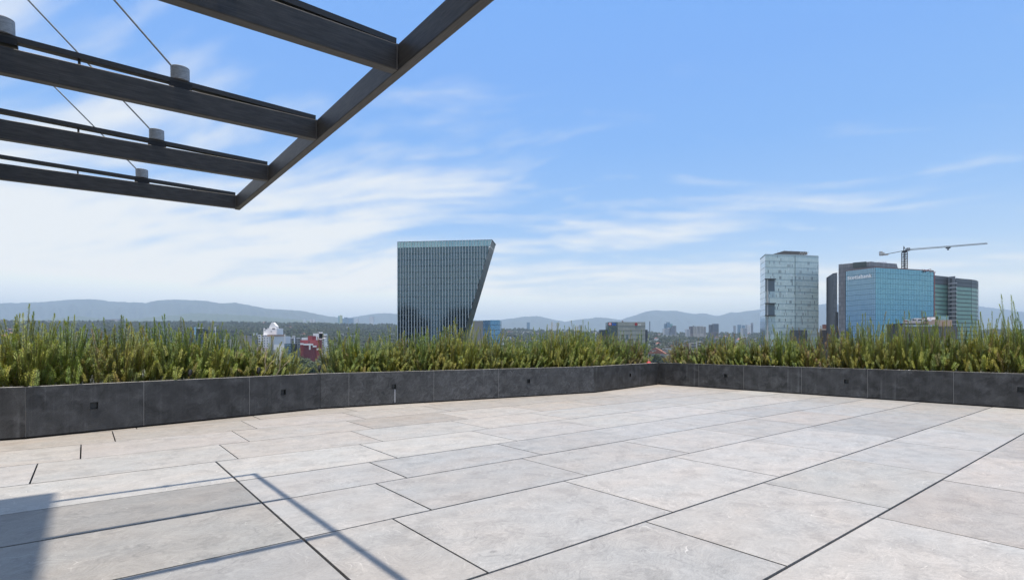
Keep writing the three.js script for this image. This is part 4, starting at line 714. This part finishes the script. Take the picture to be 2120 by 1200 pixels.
  part('roof_plane', prism([at(389, D - 33), at(424, D - 33), at(424, D - 14), at(389, D - 14)], high(682, D - 30), high(680.6, D - 30)), mat(0.1, 0.1, 0.1, 0.7), db); part('glass_corner', box(2.2, 20, 2).translate(at(404, D - 34).x, high(695, D - 34), -D + 34), glassOf(0.3, 0.45, 0.55, 0.1), db); part('white_roof', box(7, 0.7, 3).translate(at(413, D - 26).x, high(678.6, D - 26), -D + 26), white, db);
  part('white_pillar', box(0.9, 26, 1).translate(at(445, D - 25).x, high(700, D - 25), -D + 25), w2, db);
  for (const [px, d] of [[560, D], [645, D], [505, D], [418, D]]) { const p = at(px, d); towers.push([p.x, p.y, 17]); }
  towers.push([at(600, D).x, -D, 14]);
}

// office blocks behind the viewer: the leaning tower mirrors them
{
  const tints = [mat(0.05, 0.06, 0.07, 0.4), mat(0.16, 0.16, 0.17, 0.7), mat(0.07, 0.09, 0.1, 0.4), mat(0.3, 0.29, 0.27, 0.9)];
  [[-330, 300, 34, 52, 0, 'dark glass'], [-255, 330, 46, 70, 2, 'tall blue-black glass'], [-200, 250, 30, 38, 1, 'grey concrete'], [-390, 370, 40, 78, 0, 'tallest dark glass'], [-300, 430, 60, 60, 1, 'broad grey'], [-160, 360, 40, 48, 3, 'pale stone']].forEach(([x, z, w, top, k, what]) => {
    const g = thing('office_block', what + ' office block behind the viewer, mirrored in the leaning tower', 'building', 'blocks behind the viewer');
    part('wall', box(w, top + 37, w * 0.7, x, (top - 37) / 2, z), tints[k], g);
    for (let y = -30; y < top - 3; y += 4) part('window_band', box(w - 2, 1.8, 0.3, x, y, z - w * 0.35), darkWin, g);
    part('plant_room', box(w * 0.4, 4, w * 0.3, x, top + 2, z), tints[1], g);
  });
}
// far buildings that can be told apart over the wood: [bearing left, right, distance, top row, colour, kind]
{
  const cols = { w: mat(0.62, 0.60, 0.58, 0.9), g: mat(0.3, 0.3, 0.31, 0.9), d: mat(0.13, 0.135, 0.15, 0.7), b: mat(0.16, 0.25, 0.33, 0.3, 0.3), t: mat(0.5, 0.46, 0.4, 0.9), r: mat(0.34, 0.12, 0.1, 0.9), y: mat(0.5, 0.5, 0.2, 0.7), c: mat(0.2, 0.36, 0.36, 0.3, 0.3), n: mat(0.22, 0.17, 0.15, 0.9) };
  const far = [
    ['far_hotel', 'far grey hospital-like block on a white base above the dark wood', [[217, 229, 3400, 661, 'd'], [228, 242, 3380, 660, 'g'], [240, 252, 3400, 662, 'd'], [210, 250, 3340, 668.5, 'w']]],
    ['far_block', 'far small red-brown block at the left edge over the wood', [[0, 8, 3300, 661, 'n']]], ['far_block', 'far small grey block next to the left edge over the wood', [[10, 23, 3300, 663, 'g']]], ['far_block', 'far dark low block behind the tallest rosemary tips at left', [[57, 72, 3400, 663, 'd']]],
    ['far_tower', 'tallest far slim tower of yellow and blue panels left of the leaning tower', [[699.5, 703, 6200, 653.5, 'c'], [703, 707.5, 6200, 652.5, 'y']]], ['far_tower', 'far blue-grey tower with a stepped top, middle of the three', [[709, 713, 6200, 659, 'b'], [712, 718, 6180, 656.5, 'b']]], ['far_tower', 'far flat-topped blue-grey tower, right of the three', [[720, 729.5, 6200, 658, 'b']]],
    ['far_slab', 'pale far apartment slab left of the slim coloured tower', [[627, 632, 6500, 660, 'w']]], ['far_slab', 'pair of pale far slabs close to the slim coloured tower', [[641, 645, 6500, 660, 'w'], [647, 652, 6500, 660, 'w']]], ['far_slab', 'pale pink far slab right of the three far towers', [[764, 773, 6500, 655, 'w']]], ['far_slab', 'faint far slab just left of the leaning tower', [[735, 741, 7000, 659, 'w']]],
    ['far_tower', 'lone far grey tower between the leaning tower and the gridded office', [[1090.5, 1097, 4600, 667, 'b']]], ['far_slab', 'cluster of slender pale far towers over the wood', [[1143, 1146, 6000, 665, 'w'], [1148, 1150.5, 6000, 668, 'w'], [1152, 1156, 6000, 668, 'w'], [1155, 1158, 6000, 665.5, 'w'], [1134, 1142, 6000, 673, 'w']]], ['far_slab', 'low far slabs right of the slender pale towers', [[1193, 1197, 6000, 671, 'w'], [1199, 1206, 6000, 672, 'g']]],
    ['far_mast', 'thin far antenna mast right of the gridded office', [[1345, 1346.5, 1900, 665, 'd']]],
    ['mid_tower', 'blue glass mid-distance tower with stepped grey wings', [[1376, 1381, 1900, 670, 'b'], [1381, 1387, 1890, 666.5, 'b'], [1387, 1393, 1900, 670, 'c'], [1393, 1400.5, 1890, 674, 'g'], [1375, 1387, 1860, 679.5, 'w'], [1386, 1399, 1860, 678, 'g']]],
    ['mid_block', 'dark brown block beside the ribbed cream towers', [[1429, 1437.5, 1800, 675.5, 'n'], [1435, 1438, 1805, 674, 'd']]], ['ribbed_towers', 'cream ribbed apartment tower group over the hedge', [[1437, 1444, 1790, 675.5, 't'], [1443, 1450, 1780, 675, 't'], [1449, 1457, 1776, 675, 't'], [1457, 1462, 1790, 676, 'n']]],
    ['mid_block', 'grey twin slab tower right of the cream towers', [[1470, 1478, 1700, 672, 'd'], [1478, 1488.5, 1690, 670, 'd'], [1476, 1488, 1660, 687, 'n']]],
    ['mid_block', 'pale dome-like white hall left of the pale glass tower', [[1537, 1548, 1500, 679, 'w']]], ['mid_block', 'faint blue towers left of the pale glass tower', [[1529, 1535, 3600, 672, 'b'], [1538, 1543, 3600, 673, 'b'], [1547, 1558, 3600, 672, 'w'], [1556, 1560, 3600, 668, 'g'], [1520, 1524, 3600, 674, 'g']]],
    ['mid_block', 'white low block among trees under the blue mid-distance tower', [[1421, 1429, 1700, 681, 'w']]],
    ['white_hall', 'long white low roof among the town trees right of the far corner', [[1444, 1454, 780, 706, 'w'], [1430, 1444, 790, 709, 't']]], ['white_hall', 'white gabled market roof seen between the short rosemary', [[1465, 1482, 700, 715.5, 'w'], [1463, 1468, 690, 717, 'w']]],
    ['villa', 'white villa with a red roof on the slope right of the white block', [[590, 596, 2450, 686, 'w']]], ['villa', 'pink roofed hall on the slope near the leaning tower', [[693, 708, 2900, 679, 'r']]], ['villa', 'white terrace houses on the slope behind the white block', [[584, 599, 3600, 671.5, 'w']]], ['villa', 'white house above the striped block', [[649, 659, 2600, 682, 'w']]],
  ];
  const R = rng(8);
  for (const [name, label, list] of far) {
    const g = thing(name, label, name.includes('tower') ? 'tower' : 'building');
    for (const [p0, p1, D0, top, c] of list) {
      const near = D0 < 2000, D = D0 >= 1500 && near ? D0 * 1.6 : D0;
      const a = at(p0, D), b = at(p1, D), dep = Math.max(6, (b.x - a.x) * 0.8), y0 = ground(a.x, a.y) - 3, y1 = high(top, D);
      part('block', prism([a, b, offset(b, 0, -dep), offset(a, 0, -dep)], Math.min(y0, y1 - 6), y1), cols[c], g);
      if (near && p1 - p0 > 4 && c !== 'b' && c !== 'c') { const n = Math.floor((y1 - y0) / 4.2); for (let r = 0; r < Math.min(n, 9); r++) part('window_band', box((b.x - a.x) * 0.82, 1.4, 0.2).translate((a.x + b.x) / 2, y1 - 2.6 - r * 4.2, a.y + 0.15), darkWin, g); }
      if (name === 'ribbed_towers') for (let k = 0; k < 3; k++) part('rib', box(1.6, y1 - y0, 1.2).translate(lerp(a.x, b.x, (k + 0.5) / 3), (y0 + y1) / 2, a.y + 0.9), cols.t, g);
    }
    if (label.includes('red roof')) { const p = at(593, 2450); part('roof', new THREE.ConeGeometry(11, 4, 4).rotateY(Math.PI / 4).scale(1, 1, 0.8).translate(p.x, high(686, 2450) + 2, -2456), mat(0.45, 0.12, 0.07, 0.9), g); }
  }
}
// houses of the slope and the town
{
  const R = rng(41), wallName = ['white', 'cream', 'tan', 'pinkish'], roofName = ['grey flat', 'red flat', 'pale flat', 'brown flat'], wall = [mat(0.62, 0.6, 0.56, 0.9), mat(0.5, 0.46, 0.42, 0.9), mat(0.42, 0.38, 0.35, 0.9), mat(0.55, 0.42, 0.38, 0.9)], roof = [flatRoof, mat(0.28, 0.12, 0.085, 0.9), mat(0.5, 0.48, 0.46, 0.9), mat(0.3, 0.2, 0.15, 0.9)];
  const body = box(12, 7, 10, 0, 3.5, 0), flat = box(12.4, 0.5, 10.4, 0, 7.25, 0), gable = new THREE.ExtrudeGeometry(new THREE.Shape([[-6.6, 0], [6.6, 0], [0, 3.2]].map((v) => new THREE.Vector2(...v))), { depth: 10.6, bevelEnabled: false }).translate(0, 7.02, -5.3), win = box(1.6, 1.5, 0.1);
  let n = 0;
  for (let tries = 0; n < 290 && tries < 9000; tries++) {
    const east = R() < 0.66, px = east ? 1040 + R() * 560 : -60 + R() * 900, D = east ? 720 * Math.pow(5.2, R()) : 1100 * Math.pow(3.5, R()), p = at(px, D);
    if (!east && n2(p.x * 0.002, p.y * 0.002) < 0.0) continue;
    const k = Math.floor(R() * 4), red = R() < 0.25, rk = Math.floor(R() * 4), y = ground(p.x, p.y);
    const look = (D < 1500 ? 'nearer ' : D < 2600 ? 'small ' : 'tiny far ') + wallName[k] + ' house with ' + (red ? 'red gabled' : roofName[rk]) + ' roof', spot = east ? (px < 1250 ? ' in the town left of the gridded office' : px < 1370 ? ' in the town behind the gridded office' : ' in the town right of the far corner') : px < 400 ? ' in the wood at far left' : ' on the wooded slope near the white block';
    const g = thing('small_house', look + spot, 'house', east ? 'houses of the town' : 'houses on the wooded slope');
    part('wall', body, wall[k], g); part('roof', red ? gable : flat, red ? roof[1] : roof[rk], g);
    if (D < 1500) for (const [wx, wy] of [[-3.5, 1.9], [0, 1.9], [3.5, 1.9], [-3.5, 5], [0, 5], [3.5, 5]]) part('window', win, darkWin, g).position.set(wx, wy, 5.06);
    g.position.set(p.x, y + (east ? 1.5 : 4), p.y); g.rotation.y = (R() - 0.5) * 1.4; g.scale.set(0.8 + R() * 0.9, 0.9 + R() * (east ? 1.0 : 0.4), 1); n++;
  }
}
// the wood: one mass of crowns
{
  const R = rng(55), geos = [0, 1, 2].map((i) => crownGeo(400 + i, 130, 1.15, 5.2, 7.4)), lists = [[], [], []];
  const M = new THREE.Matrix4(), Q = new THREE.Quaternion(), S = new THREE.Vector3(), V = new THREE.Vector3(), Y = new THREE.Vector3(0, 1, 0);
  for (let i = 0; i < 60000; i++) {
    const px = -250 + R() * 2500, D = 690 * Math.pow(6.2, Math.pow(R(), 0.75)), p = at(px, D), east = px > 1030;
    const keep = east ? 0.48 + 0.35 * n2(p.x * 0.004, p.y * 0.004) : 0.86;
    if (R() > keep || Math.hypot(p.x, p.y) > 4150) continue;
    if (towers.some(([x, z, r]) => Math.hypot(p.x - x, p.y - z) < r + 6)) continue;
    const s = 0.8 + 0.7 * R() + D * 0.00012; V.set(p.x, ground(p.x, p.y) - 1, p.y); Q.setFromAxisAngle(Y, R() * 6.28); S.set(s, s * (0.75 + 0.5 * R()), s); M.compose(V, Q, S); lists[i % 3].push(M.clone());
  }
  lists.forEach((l, i) => { const m = new THREE.InstancedMesh(geos[i], canopyMats[[0, 1, 3][i]], l.length); l.forEach((x, k) => m.setMatrixAt(k, x)); const c = new THREE.Color(); l.forEach((x, k) => { const t = 0.65 + 0.7 * R(); m.setColorAt(k, c.setRGB(t * (0.9 + 0.3 * R()), t, t * (0.85 + 0.3 * R()))); }); m.name = numbered('woodland'); tag(m, 'distant wood covering the slope beyond the hedge', 'wood', 'woodland crowns', 'stuff'); m.castShadow = m.receiveShadow = true; scene.add(m); });
}

scene.traverse((o) => { if (o.isMesh) { o.castShadow = true; o.receiveShadow = true; } });
renderer.render(scene, camera);
